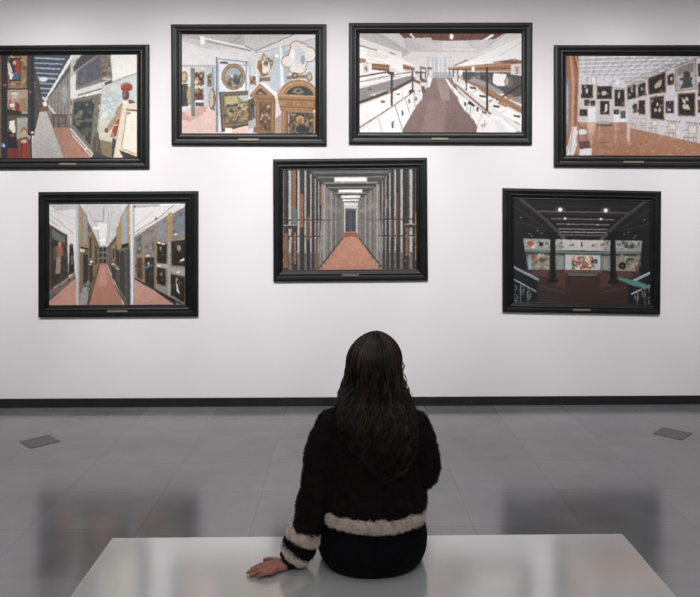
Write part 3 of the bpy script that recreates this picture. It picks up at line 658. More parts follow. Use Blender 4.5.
def paint_store_rooms():
    c = Canvas(49.3, 203.8, 185, 304.7, '#cdc9c9')
    c.view(45, 200, 5.53)
    c.poly('#dad6d5', (20, 20), (180, 20), (180, 425), (20, 560)); c.poly('#bcb8b8', (20, 20), (180, 20), (172, 50), (60, 60)); c.line('#a9a5a5', 4, (20, 70), (160, 185)); c.line('#c2bebd', 4, (40, 60), (176, 110)); c.line('#9a9695', 3, (20, 100), (70, 140))
    c.poly('#5c4032', (24, 132), (124, 192), (132, 422), (26, 500)); c.poly('#38332f', (38, 150), (118, 200), (124, 410), (36, 480)); c.poly('#72828a', (40, 155), (114, 204), (114, 250), (42, 215), op=.7); c.blot(['#2b2927', '#403a34', '#51483c', '#2f302e'], 50, 12, (38, 210), (118, 240), (124, 408), (36, 478))
    c.ell('#a65844', 82, 280, 21, 34); c.ell('#c98a74', 84, 240, 9, 12); c.poly('#93836a', (66, 310), (90, 312), (88, 400), (60, 405)); c.ell('#4a5648', 58, 290, 10, 40)
    c.poly('#4a342c', (136, 250), (150, 236), (158, 250), (165, 396), (132, 412)); c.poly('#2a2726', (140, 262), (156, 262), (160, 388), (136, 398)); c.ell('#8a2e28', 150, 250, 8, 9); c.poly('#6a6c64', (146, 300), (154, 300), (156, 350), (146, 355))
    c.poly('#7c6258', (24, 502), (168, 396), (170, 430), (24, 556)); c.line('#cfc6c0', 3, (50, 480), (168, 405)); c.blot(['#3a302c', '#9a8878'], 20, 6, (30, 500), (168, 404), (168, 426), (30, 545)); c.poly('#55585e', (24, 530), (60, 500), (60, 520), (24, 552)); c.poly('#c98a74', (20, 562), (176, 428), (180, 600), (20, 600))
    c.poly('#c4c0c2', (212, 20), (420, 20), (420, 150), (345, 262), (292, 262), (236, 120)); c.poly('#e0dddd', (290, 130), (345, 130), (332, 245), (300, 245)); c.line('#7f7b7d', 5, (325, 40), (322, 118)); c.line('#8f8b8d', 4, (262, 118), (322, 118)); c.line('#8f8b8d', 4, (345, 150), (350, 70)); c.line('#a5a1a3', 4, (240, 60), (290, 150), (302, 240)); c.line('#a5a1a3', 3, (370, 60), (340, 240)); c.poly('#f2f0f0', (265, 145), (300, 150), (295, 165), (268, 160)); c.ell('#f4f2f2', 315, 222, 22, 5)
    c.rect('#7d7068', 294, 254, 342, 358)
    for x in (299, 321):
        for y in (262, 292, 324): c.rect('#27262a', x, y, x + 15, y + 22); 
    c.poly('#b9775f', (298, 356), (338, 350), (420, 540), (430, 600), (220, 600), c2='#b3705a'); c.poly('#cc8f80', (308, 360), (328, 358), (345, 470), (290, 470), op=.5)
    c.poly('#6d5a44', (194, 25), (300, 250), (300, 362), (232, 582), (190, 600)); c.poly('#a37c48', (194, 28), (236, 92), (240, 268), (194, 258)); c.poly('#8393a2', (212, 70), (232, 98), (234, 244), (212, 238)); c.poly('#23252a', (200, 256), (240, 264), (236, 272), (200, 266)); c.line('#c29a5c', 3, (200, 40), (202, 256))
    c.poly('#c8c4c0', (194, 266), (222, 270), (218, 286), (194, 284)); c.poly('#8a6438', (196, 290), (212, 292), (212, 495), (196, 505)); c.poly('#32322f', (212, 295), (238, 300), (238, 440), (212, 470)); c.poly('#97703e', (240, 178), (262, 190), (262, 330), (242, 330)); c.poly('#2d2f33', (246, 200), (256, 205), (256, 320), (246, 320)); c.poly('#3c3833', (242, 335), (268, 330), (268, 430), (244, 470)); c.line('#b28a50', 3, (240, 176), (264, 186)); c.line('#a57e48', 3, (266, 224), (268, 420)); c.poly('#8a6a42', (272, 228), (290, 242), (292, 360), (274, 400)); c.poly('#34322f', (276, 250), (286, 255), (288, 340), (278, 360)); c.ell('#e2e0e0', 256, 338, 8, 6); c.ell('#cfd0d0', 250, 352, 8, 4); 
    c.poly('#97908d', (186, 520), (232, 470), (244, 520), (222, 600), (186, 600)); c.blot(['#5f7f92', '#3a4248', '#8aa0aa'], 16, 8, (205, 450), (268, 450), (240, 500), (205, 495)); c.line('#3a3430', 4, (298, 366), (238, 585)); c.poly('#55433a', (240, 520), (262, 440), (250, 540), (234, 585))
    c.poly('#9fa5aa', (172, 20), (196, 20), (192, 600), (174, 600)); c.line('#cdd2d6', 5, (178, 20), (179, 600)); c.line('#74797e', 3, (193, 20), (190, 600))
    c.poly('#5a524a', (420, 140), (385, 205), (342, 262), (342, 352), (420, 525)); c.poly('#a88450', (392, 160), (420, 120), (420, 240), (394, 245)); c.poly('#98a4b0', (400, 165), (420, 150), (420, 228), (402, 232)); c.poly('#9a7646', (366, 262), (386, 240), (386, 330), (368, 335)); c.poly('#30302f', (372, 270), (382, 262), (382, 322), (372, 325)); c.line('#a37e4a', 3, (350, 268), (352, 350)); c.line('#b08a52', 4, (364, 256), (420, 215)); c.ell('#d8d8d4', 375, 352, 8, 5); c.line('#b8a080', 4, (368, 345), (420, 385)); c.poly('#35322f', (390, 270), (415, 262), (415, 370), (392, 352)); c.poly('#3a3733', (365, 365), (415, 400), (415, 500), (368, 420))
    c.view(115, 200, 5.53)
    c.poly('#625a50', (20, 130), (78, 20), (84, 600), (58, 600), (20, 480)); c.poly('#a78350', (10, 170), (26, 130), (30, 270), (10, 275)); c.poly('#ac8852', (24, 100), (72, 22), (80, 22), (78, 245), (68, 250), (30, 262)); c.poly('#93a1b0', (36, 92), (64, 48), (66, 232), (38, 246)); c.poly('#26282c', (32, 246), (74, 236), (72, 256), (40, 266)); c.line('#c29c60', 3, (76, 30), (76, 250))
    c.poly('#3b3934', (22, 286), (50, 272), (56, 540), (24, 480)); c.poly('#48463f', (50, 276), (80, 262), (82, 590), (56, 560)); c.line('#7a6a4c', 3, (52, 276), (58, 556)); c.line('#86724c', 3, (24, 285), (80, 262)); c.poly('#4c4c40', (0, 390), (20, 380), (22, 470), (0, 440)); c.line('#cfc6b8', 5, (0, 372), (20, 382)); c.line('#2c2826', 5, (0, 470), (64, 590)); c.poly('#b3705a', (-20, 440), (52, 590), (52, 600), (-20, 600))
    c.poly('#dedad8', (100, 20), (395, 20), (395, 60), (104, 205)); c.poly('#b4b0ae', (105, 30), (240, 28), (250, 40), (105, 46)); c.line('#5e5c60', 3, (105, 182), (240, 100), (330, 24)); c.line('#84807f', 4, (105, 196), (395, 36)); c.line('#a8a4a2', 3, (105, 150), (215, 60)); c.line('#f4f2f0', 8, (250, 32), (360, 26))
    c.poly('#85847f', (104, 202), (395, 50), (395, 600), (105, 430))
    G = '#9c7440'
    P = ['#25231f', '#2f2b28', '#1f2125', '#3c332c', '#4a4038']
    for q, cols in ((((112, 205), (148, 186), (150, 302), (115, 308)), ['#6a6f78', '#5a5c60', '#4a4644']), (((154, 178), (180, 156), (181, 302), (156, 305)), ['#80858e', '#6a6c72', '#5a5a5c']), (((184, 155), (216, 135), (217, 305), (185, 305)), ['#80858e', '#686a70', '#5c5a5c']), (((221, 132), (286, 88), (287, 216), (222, 232)), ['#868992', '#6f7178', '#7c7e84', '#5c5a5e']), (((312, 84), (395, 34), (395, 204), (312, 216)), ['#787c86', '#62646a', '#56565a', '#82858c']),
                   (((224, 238), (286, 240), (286, 358), (224, 350)), P), (((302, 226), (395, 216), (395, 372), (304, 364)), P), (((224, 368), (281, 374), (281, 480), (224, 462)), P), (((112, 312), (151, 314), (153, 446), (116, 428)), ['#5a3a30', '#3c2e2a', '#6a4a3a']), (((155, 312), (217, 312), (218, 490), (158, 458)), ['#2e2b2c', '#3a3836', '#54403a']), (((298, 404), (384, 420), (384, 572), (300, 524)), P)):
        c.pic(G, cols, 20, 9, *q, b=5)
    c.poly('#b58f50', (288, 80), (308, 70), (306, 228), (288, 226)); c.line('#8a6838', 3, (298, 76), (298, 226)); c.poly('#a8a9a4', (222, 350), (286, 356), (286, 376), (222, 366)); c.poly('#989a94', (296, 372), (395, 382), (395, 420), (296, 400)); c.rect('#9a9c98', 288, 230, 302, 560); c.rect('#7c7e7a', 218, 232, 224, 490)
    c.ell('#b08468', 348, 268, 10, 16); c.poly('#e6e2de', (348, 318), (372, 314), (380, 334), (350, 340)); c.poly('#241f1e', (325, 290), (372, 286), (378, 318), (340, 345), (318, 335)); c.ell('#a8785c', 248, 268, 6, 10); c.ell('#9c7058', 252, 408, 6, 10); c.ell('#b8906c', 132, 268, 4, 8); c.poly('#d6cec4', (330, 440), (342, 470), (352, 520), (336, 500)); c.ell('#a87c60', 336, 436, 7, 11); c.ell('#c0b4a8', 182, 350, 5, 8); c.poly('#4a6c8a', (140, 372), (180, 360), (205, 352), (205, 362), (180, 375), (142, 384)); c.ell('#a88468', 195, 268, 5, 9)
    for x, y in ((178, 308), (240, 238), (238, 364), (262, 244), (344, 398), (330, 192)): c.ell('#f0eeea', x, y, 10, 4)
    c.poly('#302b2a', (105, 424), (220, 488), (384, 576), (384, 590), (330, 580), (216, 500), (105, 438)); c.poly('#cc907c', (100, 432), (218, 498), (350, 600), (100, 600), c2='#c4846e'); c.poly('#6f767c', (330, 560), (395, 590), (395, 600), (340, 600))
    c.poly('#b3b8bd', (82, 20), (102, 20), (104, 600), (88, 600)); c.line('#dcdfe2', 6, (88, 20), (92, 600)); c.line('#7c8186', 3, (102, 20), (103, 600)); c.ell('#5a5c60', 104, 40, 6, 6)
    return c.grain(.014).final()

def paint_rack_corridor():
    c = Canvas(283, 169.6, 416.3, 269.5, '#332f2e')
    for side in (0, 1):
        # mirrored about x = 348.8 px
        def X(x, side=side): return x if not side else 2 * 388.8 - x
        c.view(280, 165, 5.53)
        def poly(col, *p, **k): c.poly(col, *[(X(x), y) for x, y in p], **k)
        def rect(col, x0, y0, x1, y1, **k): poly(col, (x0, y0), (x1, y0), (x1, y1), (x0, y1), **k)
        rect('#2c2929', 10, 20, 240, 600)
        # mesh in the dark
        for x in range(22, 230, 26):
            for y in range(30, 590, 16): rect('#5c5450', x, y, x + 16, y + 3, op=.7)
        for x in range(34, 230, 22): rect('#6a5c54', x, 30, x + 2, 590, op=.6)
        poly('#4c4745', (150, 20), (390, 20), (390, 212), (345, 212))
        for y, h, col in ((38, 10, '#6e6a68'), (56, 8, '#393533'), (66, 6, '#7a7674'), (96, 8, '#8a8684'), (108, 8, '#35312f'), (122, 6, '#827e7c'), (134, 4, '#383432'), (154, 6, '#8c8886'), (164, 5, '#3c3836'), (182, 4, '#8f8b89'), (190, 3, '#3a3634')):
            poly(col, (140 + y * 1.02, y), (390, y), (390, y + h), (140 + y * 1.02 + h, y + h))
        # far wall and door
        rect('#c5c0be', 343, 206, 390, 400); rect('#e0dcda', 350, 212, 390, 222); rect('#7a6460', 357, 240, 390, 250); rect('#4a525a', 360, 248, 390, 372)
        for x in (364, 371, 378): rect('#2c3238', x, 250, x + 2.5, 372)
        rect('#8e8884', 343, 250, 352, 405)
        poly('#c8866a', (345, 398), (360, 366), (390, 366), (390, 600), (196, 600), c2='#bf7d60'); poly('#a0583f', (356, 370), (390, 370), (390, 392), (348, 396))
        # receding panels
        poly('#857e79', (236, 105), (346, 206), (347, 404), (212, 578))
        for i in range(14):
            t = 1 - .8 ** i; x = 240 + 112 * t; y0 = 104 + 100 * t; y1 = 545 - 155 * t
            col = ['#a09a95', '#6f6863', '#928a84', '#5f5853'][i % 4]
            rect(col, x, y0 + 6, x + 9 * .82 ** i + 1.5, y1)
            rect('#4c4643', x + 9 * .82 ** i + 1, y0 + 6, x + 9 * .82 ** i + 3, y1)
        poly('#5b5450', (240, 300), (345, 292), (345, 298), (240, 310), op=.5); poly('#a9a29d', (250, 200), (340, 250), (340, 270), (250, 240), op=.3)
        rect('#98643c', 250, 175, 258, 270, op=.7)
        poly('#2c2827', (346, 400), (206, 584), (200, 578), (345, 396))
        posts = ((22, 6, 30, '#5e5a58'), (60, 20, 26, '#98928f'), (106, 15, 26, '#9c9693'), (143, 12, 28, '#9c9693'), (173, 10, 52, '#938c89'), (196, 9, 74, '#8c8582'), (215, 8, 92, '#98928f'), (233, 7, 106, '#8f8985')) if not side else ((25, 8, 30, '#6a6664'), (62, 20, 26, '#a09a97'), (112, 15, 26, '#9c9693'), (147, 12, 28, '#9c9693'), (176, 10, 46, '#938c89'), (198, 9, 70, '#8c8582'), (217, 8, 90, '#8f8985'), (233, 7, 106, '#8f8985'))
        # orange and brown frame edges between the posts
        if not side:
            rect('#a5683a', 70, 28, 88, 238)
            for y in range(30, 236, 9): rect('#6a3c1e', 72, y, 82, y + 4)
            rect('#9a5632', 114, 158, 130, 342); rect('#7f4c30', 152, 280, 168, 412); rect('#8a5434', 24, 370, 46, 560); rect('#a06034', 80, 370, 90, 540); rect('#7c4a30', 203, 320, 212, 470); rect('#8d4f34', 202, 420, 214, 578); rect('#5f6a70', 66, 240, 96, 330); rect('#a0522e', 222, 120, 228, 220)
        else:
            rect('#a0683c', 20, 262, 36, 520); rect('#8c5638', 186, 190, 196, 240); rect('#8a5236', 74, 345, 90, 500); rect('#7a4a34', 160, 300, 170, 400); rect('#6e4634', 130, 160, 140, 430); rect('#8c5a3a', 212, 120, 220, 200)
        for x, w, y0, col in posts:
            rect(col, x - w / 2, y0, x + w / 2, 490)
            rect('#756863', x - w / 2, 480, x + w / 2, 590)
            rect('#c6c0bd', x - w / 2 + w * .2, y0, x - w / 2 + w * .42, 470)
            rect('#58524f', x + w / 2 - w * .22, y0, x + w / 2, 590)
            for y in (298, 388): rect('#2b2726', x - w * .6, y, x + w * .6, y + 7); rect('#d8d4d2', x - w * .5, y + 7, x + w * .5, y + 10)
        rect('#3c3736', 22, 328, 96, 346); rect('#b9a898', 22, 326, 96, 330)
        c.blot(['#8a6a54', '#9a9490', '#1e1c1c'], 26, 5, *[(X(x), y) for x, y in ((20, 350), (100, 350), (100, 560), (20, 560))])
    c.view(280, 165, 5.53)
    for x0, x1, y0, y1 in ((303, 474, 73, 92), (326, 449, 139, 151), (340, 437, 170, 180), (347, 430, 191, 198)):
        c.rect('#e6dcd6', x0 - 6, y0 - 4, x1 + 6, y1 + 5, op=.55); c.rect('#fffaf6', x0, y0, x1, y1)
    return c.grain(.016).final()

def paint_dark_hall():
    c = Canvas(513.9, 200, 650, 303.4, '#19181b')
    for side in (0, 1):
        def X(x, side=side): return x if not side else 2 * 394 - x
        c.view(510, 196, 5.43)
        def poly(col, *p, **k): c.poly(col, *[(X(x), y) for x, y in p], **k)
        def rect(col, x0, y0, x1, y1, **k): poly(col, (x0, y0), (x1, y0), (x1, y1), (x0, y1), **k)
        def line(col, w, *p, **k): c.line(col, w, *[(X(x), y) for x, y in p], **k)
        for y, h, x0, col in ((58, 6, 140, '#2a282a'), (84, 9, 150, '#514a4a'), (98, 10, 190, '#242224'), (124, 6, 222, '#6a6464'), (136, 8, 230, '#222022'), (152, 5, 250, '#7c7676'), (164, 6, 260, '#252325'), (178, 5, 262, '#8a8486'), (194, 6, 268, '#9a9496'), (210, 4, 276, '#8a8486')):
            rect(col, x0, y, 396, y + h)
        line('#3b3838', 16, (50, 20), (190, 130), (300, 236)); line('#504b48', 4, (60, 22), (200, 132), (304, 236)); line('#2d2b2c', 8, (20, 60), (180, 170)); line('#302d2e', 6, (22, 140), (200, 190)); line('#7a6e66', 3, (262, 192), (298, 236)); line('#5b5350', 4, (240, 190), (290, 236))
        for x, y in ((62, 125), (108, 210), (150, 192), (172, 205), (120, 222)): c.ell('#8a8682', X(x), y, 5, 3)
        # upper gallery
        poly('#8e938c', (74, 236), (290, 236), (290, 296), (82, 296)); rect('#bcbbb9', 284, 238, 396, 294)
        c.blot(['#a8aca4', '#6d726c', '#c2c0b6', '#54524e'], 46, 8, *[(X(x), y) for x, y in ((90, 244), (284, 244), (284, 278), (90, 278))])
        rect('#b9b8b2', 186, 246, 216, 276); rect('#26262a', 190, 250, 212, 270, op=.5)
        rect('#3a3a3c', 322, 260, 344, 272); c.ell('#b0a494', X(332), 266, 7, 4)
        if not side: c.ell('#c24030', 112, 262, 18, 13); c.ell('#c9c6c0', 128, 280, 10, 8); rect('#2e2c2e', 158, 252, 180, 276); c.rect('#c8c8c8', 370, 246, 416, 276); c.rect('#3c3c3e', 382, 250, 406, 272)
        else: c.ell('#c4643c', X(300) + 12, 262, 12, 9); c.ell('#b89a80', X(322) + 0, 262, 9, 8); rect('#403c3a', 120, 256, 140, 280); rect('#4a4644', 150, 252, 170, 278)
        poly('#6c756f', (80, 292), (396, 300), (396, 312), (84, 312)); poly('#3a4140', (84, 306), (396, 312), (396, 320), (84, 320)); line('#9aa49c', 3, (84, 290), (396, 292), op=.6)
        line('#7a8280', 2, (84, 278), (396, 276), op=.7)
        # lower level
        poly('#88806c', (88, 320), (216, 320), (216, 400), (100, 400)); c.blot(['#a39a80', '#6a5e4c', '#54503f', '#8f8a7c', '#b0a78f'], 36, 10, *[(X(x), y) for x, y in ((92, 322), (214, 322), (214, 398), (100, 398))])
        poly('#767f77', (246, 320), (296, 322), (296, 404), (246, 410)); rect('#8f978e', 262, 330, 284, 396, op=.6); rect('#b7b7b9', 298, 318, 396, 398)
        if not side:
            c.ell('#b83c30', 130, 334, 13, 11); poly('#6b90a2', (98, 335), (112, 328), (124, 420), (102, 425)); poly('#8fb0bc', (104, 345), (112, 345), (116, 396), (106, 396)); rect('#5a3a34', 120, 340, 134, 380, op=.5); poly('#4f6f7c', (96, 408), (128, 408), (126, 426), (98, 424))
        else:
            c.ell('#19191b', X(200) + 18, 372, 20, 19); c.ell('#4c4c4a', X(200) + 18, 372, 8, 8); rect('#9a7a50', 128, 350, 150, 362); poly('#7a4a38', (92, 372), (112, 372), (112, 425), (94, 428)); rect('#2a2a2c', 120, 330, 160, 345, op=.6)
        # floor
        poly('#452c27', (84, 402), (396, 398), (396, 600), (150, 600), (60, 470), c2='#38241f'); poly('#7a3f33', (296, 398), (396, 398), (396, 412), (290, 416)); poly('#5a3832', (130, 404), (210, 404), (205, 440), (120, 430)); poly('#5c3b34', (255, 410), (300, 410), (300, 500), (240, 480), op=.6)
        # column
        poly('#131417', (200, 196), (262, 196), (246, 236), (248, 450), (216, 450), (218, 236)); line('#2f3236', 3, (224, 240), (222, 445)); poly('#15161a', (204, 448), (256, 448), (260, 468), (200, 468)); line('#3a3c40', 2, (204, 450), (256, 450))
        # bench
        rect('#59615a', 316, 416, 396, 430); rect('#20201f', 318, 430, 396, 436); rect('#1c1a1a', 318, 430, 323, 478); 
        # stairs
        poly('#1a1b1e', (20, 400), (150, 460), (150, 600), (20, 600)); rect('#212428', 146, 452, 154, 600); line('#3a2d2a', 4, (156, 492), (300, 524)); 
        for i in range(12): line('#2c2b2d', 3, (162 + i * 12, 492 + i * 3), (162 + i * 12, 600))
        line('#5d5048', 3, (160, 488), (300, 520)); line('#3c3a3a', 2, (156, 560), (300, 580))
        if not side: line('#789099', 13, (20, 388), (158, 456)); line('#9fb4bb', 4, (20, 384), (150, 448)); line('#a3b0b5', 6, (20, 452), (144, 518))
        else: line('#8aa2a8', 13, (14, 398), (140, 462)); line('#b9cbd0', 4, (14, 394), (134, 454)); line('#b3c1c5', 7, (14, 464), (134, 522)); poly('#4a877d', (204, 432), (90, 455), (18, 485), (40, 492), (120, 478), (202, 446))
        for k in range(10):
            cx, cy = 30 + (k * 37) % 110, 500 + (k * 23) % 80
            c.ell('#7e8684', X(cx), cy, 11, 13); c.ell('#1b1c1f', X(cx), cy, 8, 10)
        line('#74807f', 3, (60, 480), (60, 600)); line('#74807f', 3, (100, 500), (100, 600))
    c.view(510, 196, 5.43)
    c.rect('#cfc8be', 338, 328, 453, 392)
    c.blot(['#c23a2c', '#3c5aa0', '#e0b040', '#e8e4dc', '#2c2c30', '#d8783c', '#b02c34', '#efeae0', '#6a9a58', '#d94c30'], 190, 7, (338, 328), (453, 328), (453, 392), (338, 392))
    c.rect('#3c4446', 456, 340, 472, 362)
    for x, y, r in ((272, 78, 11), (516, 78, 11), (298, 125, 6), (490, 125, 6), (316, 155, 3), (472, 155, 3)):
        c.ell('#8a8280', x, y, r * 2.6, r * 1.5, op=.35); c.ell('#f4f0f2', x, y, r, r)
    return c.grain(.012).final()

m_print = material('photo_paper', (1, 1, 1), 0.55, 0.3)
nt, N, L, b = nodes(m_print)
at_n = N.new('ShaderNodeAttribute'); at_n.attribute_name = 'ink'
L.new(at_n.outputs['Color'], b.inputs['Base Color'])

def print_mesh(name, img, corners, parent):
    """a flat sheet whose vertices carry the printed colours; corners tl, tr, br, bl"""
    h, w = img.shape[:2]
    tl, tr, br_, bl_ = [np.array(c) for c in corners]
    u = np.linspace(0, 1, w)[None, :, None]; v = np.linspace(0, 1, h)[:, None, None]
    P = (1 - v) * ((1 - u) * tl + u * tr) + v * ((1 - u) * bl_ + u * br_)
    me = bpy.data.meshes.new(name)
    idx = np.arange(w * h).reshape(h, w)
    q = np.stack([idx[1:, :-1], idx[1:, 1:], idx[:-1, 1:], idx[:-1, :-1]], -1).reshape(-1, 4)
    me.vertices.add(w * h); me.vertices.foreach_set('co', P.reshape(-1))
    me.loops.add(q.size); me.loops.foreach_set('vertex_index', q.reshape(-1).astype(np.int32))
    me.polygons.add(len(q)); me.polygons.foreach_set('loop_start', np.arange(0, q.size, 4, dtype=np.int32))
    me.update(calc_edges=True)
    ca = me.color_attributes.new('ink', 'FLOAT_COLOR', 'POINT')
    rgba = np.ones((w * h, 4)); rgba[:, :3] = np.clip(img.reshape(-1, 3) * INK, 0, 0.95)
    ca.data.foreach_set('color', rgba.reshape(-1))
    return link(name, me, m_print, parent)

INK = 1.0
m_frame = material('ebonised_wood', srgb('#1c1d20'), 0.32, 0.32)
noise_color(m_frame, 6, srgb('#0c0d0f'), srgb('#131416'), rough_var=(0.36, 0.5), bump=0.05)
m_fillet = material('black_inner_moulding', srgb('#141416'), 0.4, 0.32)
noise_color(m_fillet, 8, srgb('#0c0c0e'), srgb('#131415'), rough_var=(0.3, 0.5))
m_brass = material('brass', srgb('#948a78'), 0.35, 0.5, 0.5)
m_engrave = material('engraved_black', srgb('#2c2824'), 0.6)

PROFILE = ((0, .0), (0, .026), (.05, .031), (.20, .033), (.30, .032), (.34, .027), (.50, .024))
INNER = ((.50, .0), (.50, .024), (.54, .029), (.64, .030), (.70, .027), (.74, .020), (.90, .016), (.96, .018), (1.0, .016), (1.0, .0))

def sweep(bm, prof, outer, inner):
    rings = []
    for s, h in prof:
        rings.append([bm.verts.new((o[0] * (1 - s) + i[0] * s, -h, o[1] * (1 - s) + i[1] * s)) for o, i in zip(outer, inner)])
    n = len(rings)
    for a in range(n - 1):
        for k in range(4):
            bm.faces.new((rings[a][k], rings[a][(k + 1) % 4], rings[a + 1][(k + 1) % 4], rings[a + 1][k]))
    return rings

GROUP = 'black framed photographs hung on the white wall'

def framed(label, outer_px, inner_px, plate_px, img):
    """outer_px: tl, tr, br, bl pixel corners of the frame; inner_px: x0, y0, x1, y1 of the picture"""
    oc = [at(x, y, WALL_Y - .028) for x, y in outer_px]
    cx = sum(p.x for p in oc) / 4; cz = sum(p.z for p in oc) / 4
    t = thing('framed_photograph', label, 'framed photograph', (cx, WALL_Y, cz), GROUP)
    x0, y0, x1, y1 = inner_px
    # the picture follows the slight tilt of its frame
    (ax, ay), (bx_, by_) = outer_px[0], outer_px[1]
    (dx_, dy_), (ex_, ey_) = outer_px[3], outer_px[2]
    slope = ((by_ - ay) / (bx_ - ax) + (ey_ - dy_) / (ex_ - dx_)) / 2
    mx = (x0 + x1) / 2
    ip = [(x0, y0 + (x0 - mx) * slope), (x1, y0 + (x1 - mx) * slope), (x1, y1 + (x1 - mx) * slope), (x0, y1 + (x0 - mx) * slope)]
    ic = [at(x, y, WALL_Y - .012) for x, y in ip]
    ol = [(p.x - cx, p.z - cz) for p in oc]
    il = [(p.x - cx, p.z - cz) for p in ic]
    bm = bmesh.new(); sweep(bm, PROFILE + ((.50, 0),), ol, il)
    bv = [e for e in bm.edges if all(abs(v.co.y) > .03 for v in e.verts)]
    bm_obj('frame', bm, m_frame, t)
    bm = bmesh.new(); sweep(bm, INNER, ol, il)
    bm_obj('inner_moulding', bm, m_fillet, t)
    g = .004
    pc = [(il[0][0] - g, -.012, il[0][1] + g), (il[1][0] + g, -.012, il[1][1] + g), (il[2][0] + g, -.012, il[2][1] - g), (il[3][0] - g, -.012, il[3][1] - g)]
    print_mesh('photo_print', img, pc, t)
    bm = bmesh.new()
    vs_ = [bm.verts.new((p[0], y, p[2])) for y in (-.002, -.0112) for p in pc]
    for f in ((0, 1, 2, 3), (7, 6, 5, 4), (0, 4, 5, 1), (1, 5, 6, 2), (2, 6, 7, 3), (3, 7, 4, 0)): bm.faces.new([vs_[i] for i in f])
    bm_obj('backing_board', bm, m_fillet, t)
    # brass title plate on the bottom rail
    px0, px1, py = plate_px
    s = .20
    zc = (ol[3][1] + ol[2][1]) / 2 * (1 - s) + (il[3][1] + il[2][1]) / 2 * s
    p0, p1 = at(px0, py, WALL_Y - .033), at(px1, py, WALL_Y - .033)
    zc = (p0.z + p1.z) / 2 - cz
    bm = bmesh.new(); box(bm, p0.x - cx, -.0375, zc - .0085, p1.x - cx, -.028, zc + .0085, .0012, 1)
    pl = bm_obj('title_plate', bm, m_brass, t)
    return t

framed('black framed photograph of leaning canvases and a red-turbaned portrait, cut by left edge',
       ((-29, 45.6), (148.7, 44.4), (148.7, 168.4), (-29, 169.2)), (-18, 55, 137, 158), (59.5, 76.6, 164), paint_rack_alley())
framed('black framed photograph of gilded altarpieces and a round painting in a storeroom',
       ((170.8, 24.2), (326.4, 24.0), (326.6, 145.4), (171.4, 145.0)), (181.9, 34.4, 315.3, 133.4), (238.5, 259, 139.6), paint_altars())
framed('wide black framed photograph of a white archive aisle between shelves under a red ceiling',
       ((349, 22.8), (532.6, 22.4), (532.2, 144.4), (349, 143.8)), (359.6, 33.4, 521.5, 132.4), (431.4, 448.3, 138.8), paint_archive())
framed('black framed photograph of a parquet gallery hall full of paintings, cut by right edge',
       ((554.6, 45), (738, 45), (738, 167.8), (554.6, 166.6)), (566.3, 56, 727, 155.6), (623.3, 643.8, 162), paint_gallery_hall())
framed('black framed photograph of three pink-floored storeroom aisles lined with old portraits',
       ((38.2, 192), (197.8, 191), (197.8, 316.4), (38.2, 317.4)), (49.3, 203.8, 185, 304.7), (107, 127.5, 311.3), paint_store_rooms())
framed('black framed photograph of a rack corridor with orange floor, right above the woman',
       ((273, 159.2), (427, 157.6), (428, 280.4), (273.4, 281.6)), (283, 169.6, 416.3, 269.5), (342, 359, 275.4), paint_rack_corridor())
framed('black framed dark photograph of a dim columned hall with stair railings',
       ((503, 188), (661.4, 191.2), (660.4, 314.6), (503, 312)), (513.9, 200, 650, 303.4), (573, 590.6, 309.9), paint_dark_hall())

# ------------------------------------------------------------------ the woman
random.seed(7)
PX, PY = 0.10, 2.50            # where she sits
person = thing('person', 'woman with long wavy dark hair in dark fleece jumper, seated facing the pictures', 'person', (PX, PY, BZ))
OFF = Vector((PX, PY, BZ))

def capsule(bm, p0, r0, p1, r1, seg=14):
    p0, p1 = Vector(p0), Vector(p1)
    for p, r in ((p0, r0), (p1, r1)):
        bmesh.ops.create_icosphere(bm, subdivisions=2, radius=r, matrix=Matrix.Translation(p))
    d = p1 - p0
    if d.length > 1e-4:
        mt = Matrix.Translation((p0 + p1) / 2) @ d.to_track_quat('Z', 'Y').to_matrix().to_4x4()
        bmesh.ops.create_cone(bm, cap_ends=True, segments=seg, radius1=r0 * .985, radius2=r1 * .985, depth=d.length, matrix=mt)

def chain(bm, pts, sub=3):
    """smooth tapered chain through (x, y, z, r) points"""
    P = [Vector(p[:3]) for p in pts]; R = [p[3] for p in pts]
    out = []
    for i in range(len(P) - 1):
        a, b_, c, d = P[max(0, i - 1)], P[i], P[i + 1], P[min(len(P) - 1, i + 2)]
        for k in range(sub):
            t = k / sub
            q = 0.5 * ((2 * b_) + (c - a) * t + (2 * a - 5 * b_ + 4 * c - d) * t * t + (3 * b_ - a - 3 * c + d) * t ** 3)
            out.append((q, R[i] * (1 - t) + R[i + 1] * t))
    out.append((P[-1], R[-1]))
    for (a, ra), (b_, rb) in zip(out, out[1:]):
        capsule(bm, a, ra, b_, rb)

def ellipsoid(bm, c, r, rot=None):
    m = Matrix.Translation(c)
    if rot: m = m @ rot
    bmesh.ops.create_icosphere(bm, subdivisions=3, radius=1, matrix=m @ Matrix.Diagonal((*r, 1)))

def loft(bm, rings, seg=36, expo=2.3):
    """closed body of superellipse rings (z, cx, cy, rx, ry)"""
    R = []
    for z, cx, cy, rx, ry in rings:
        row = []
        for k in range(seg):
            a = 2 * math.pi * k / seg
            ca, sa = math.cos(a), math.sin(a)
            x = math.copysign(abs(ca) ** (2 / expo), ca) * rx
            y = math.copysign(abs(sa) ** (2 / expo), sa) * ry
            row.append(bm.verts.new((cx + x, cy + y, z)))
        R.append(row)
    for a, b_ in zip(R, R[1:]):
        for k in range(seg):
            bm.faces.new((a[k], a[(k + 1) % seg], b_[(k + 1) % seg], b_[k]))
    bm.faces.new(R[0][::-1]); bm.faces.new(R[-1])

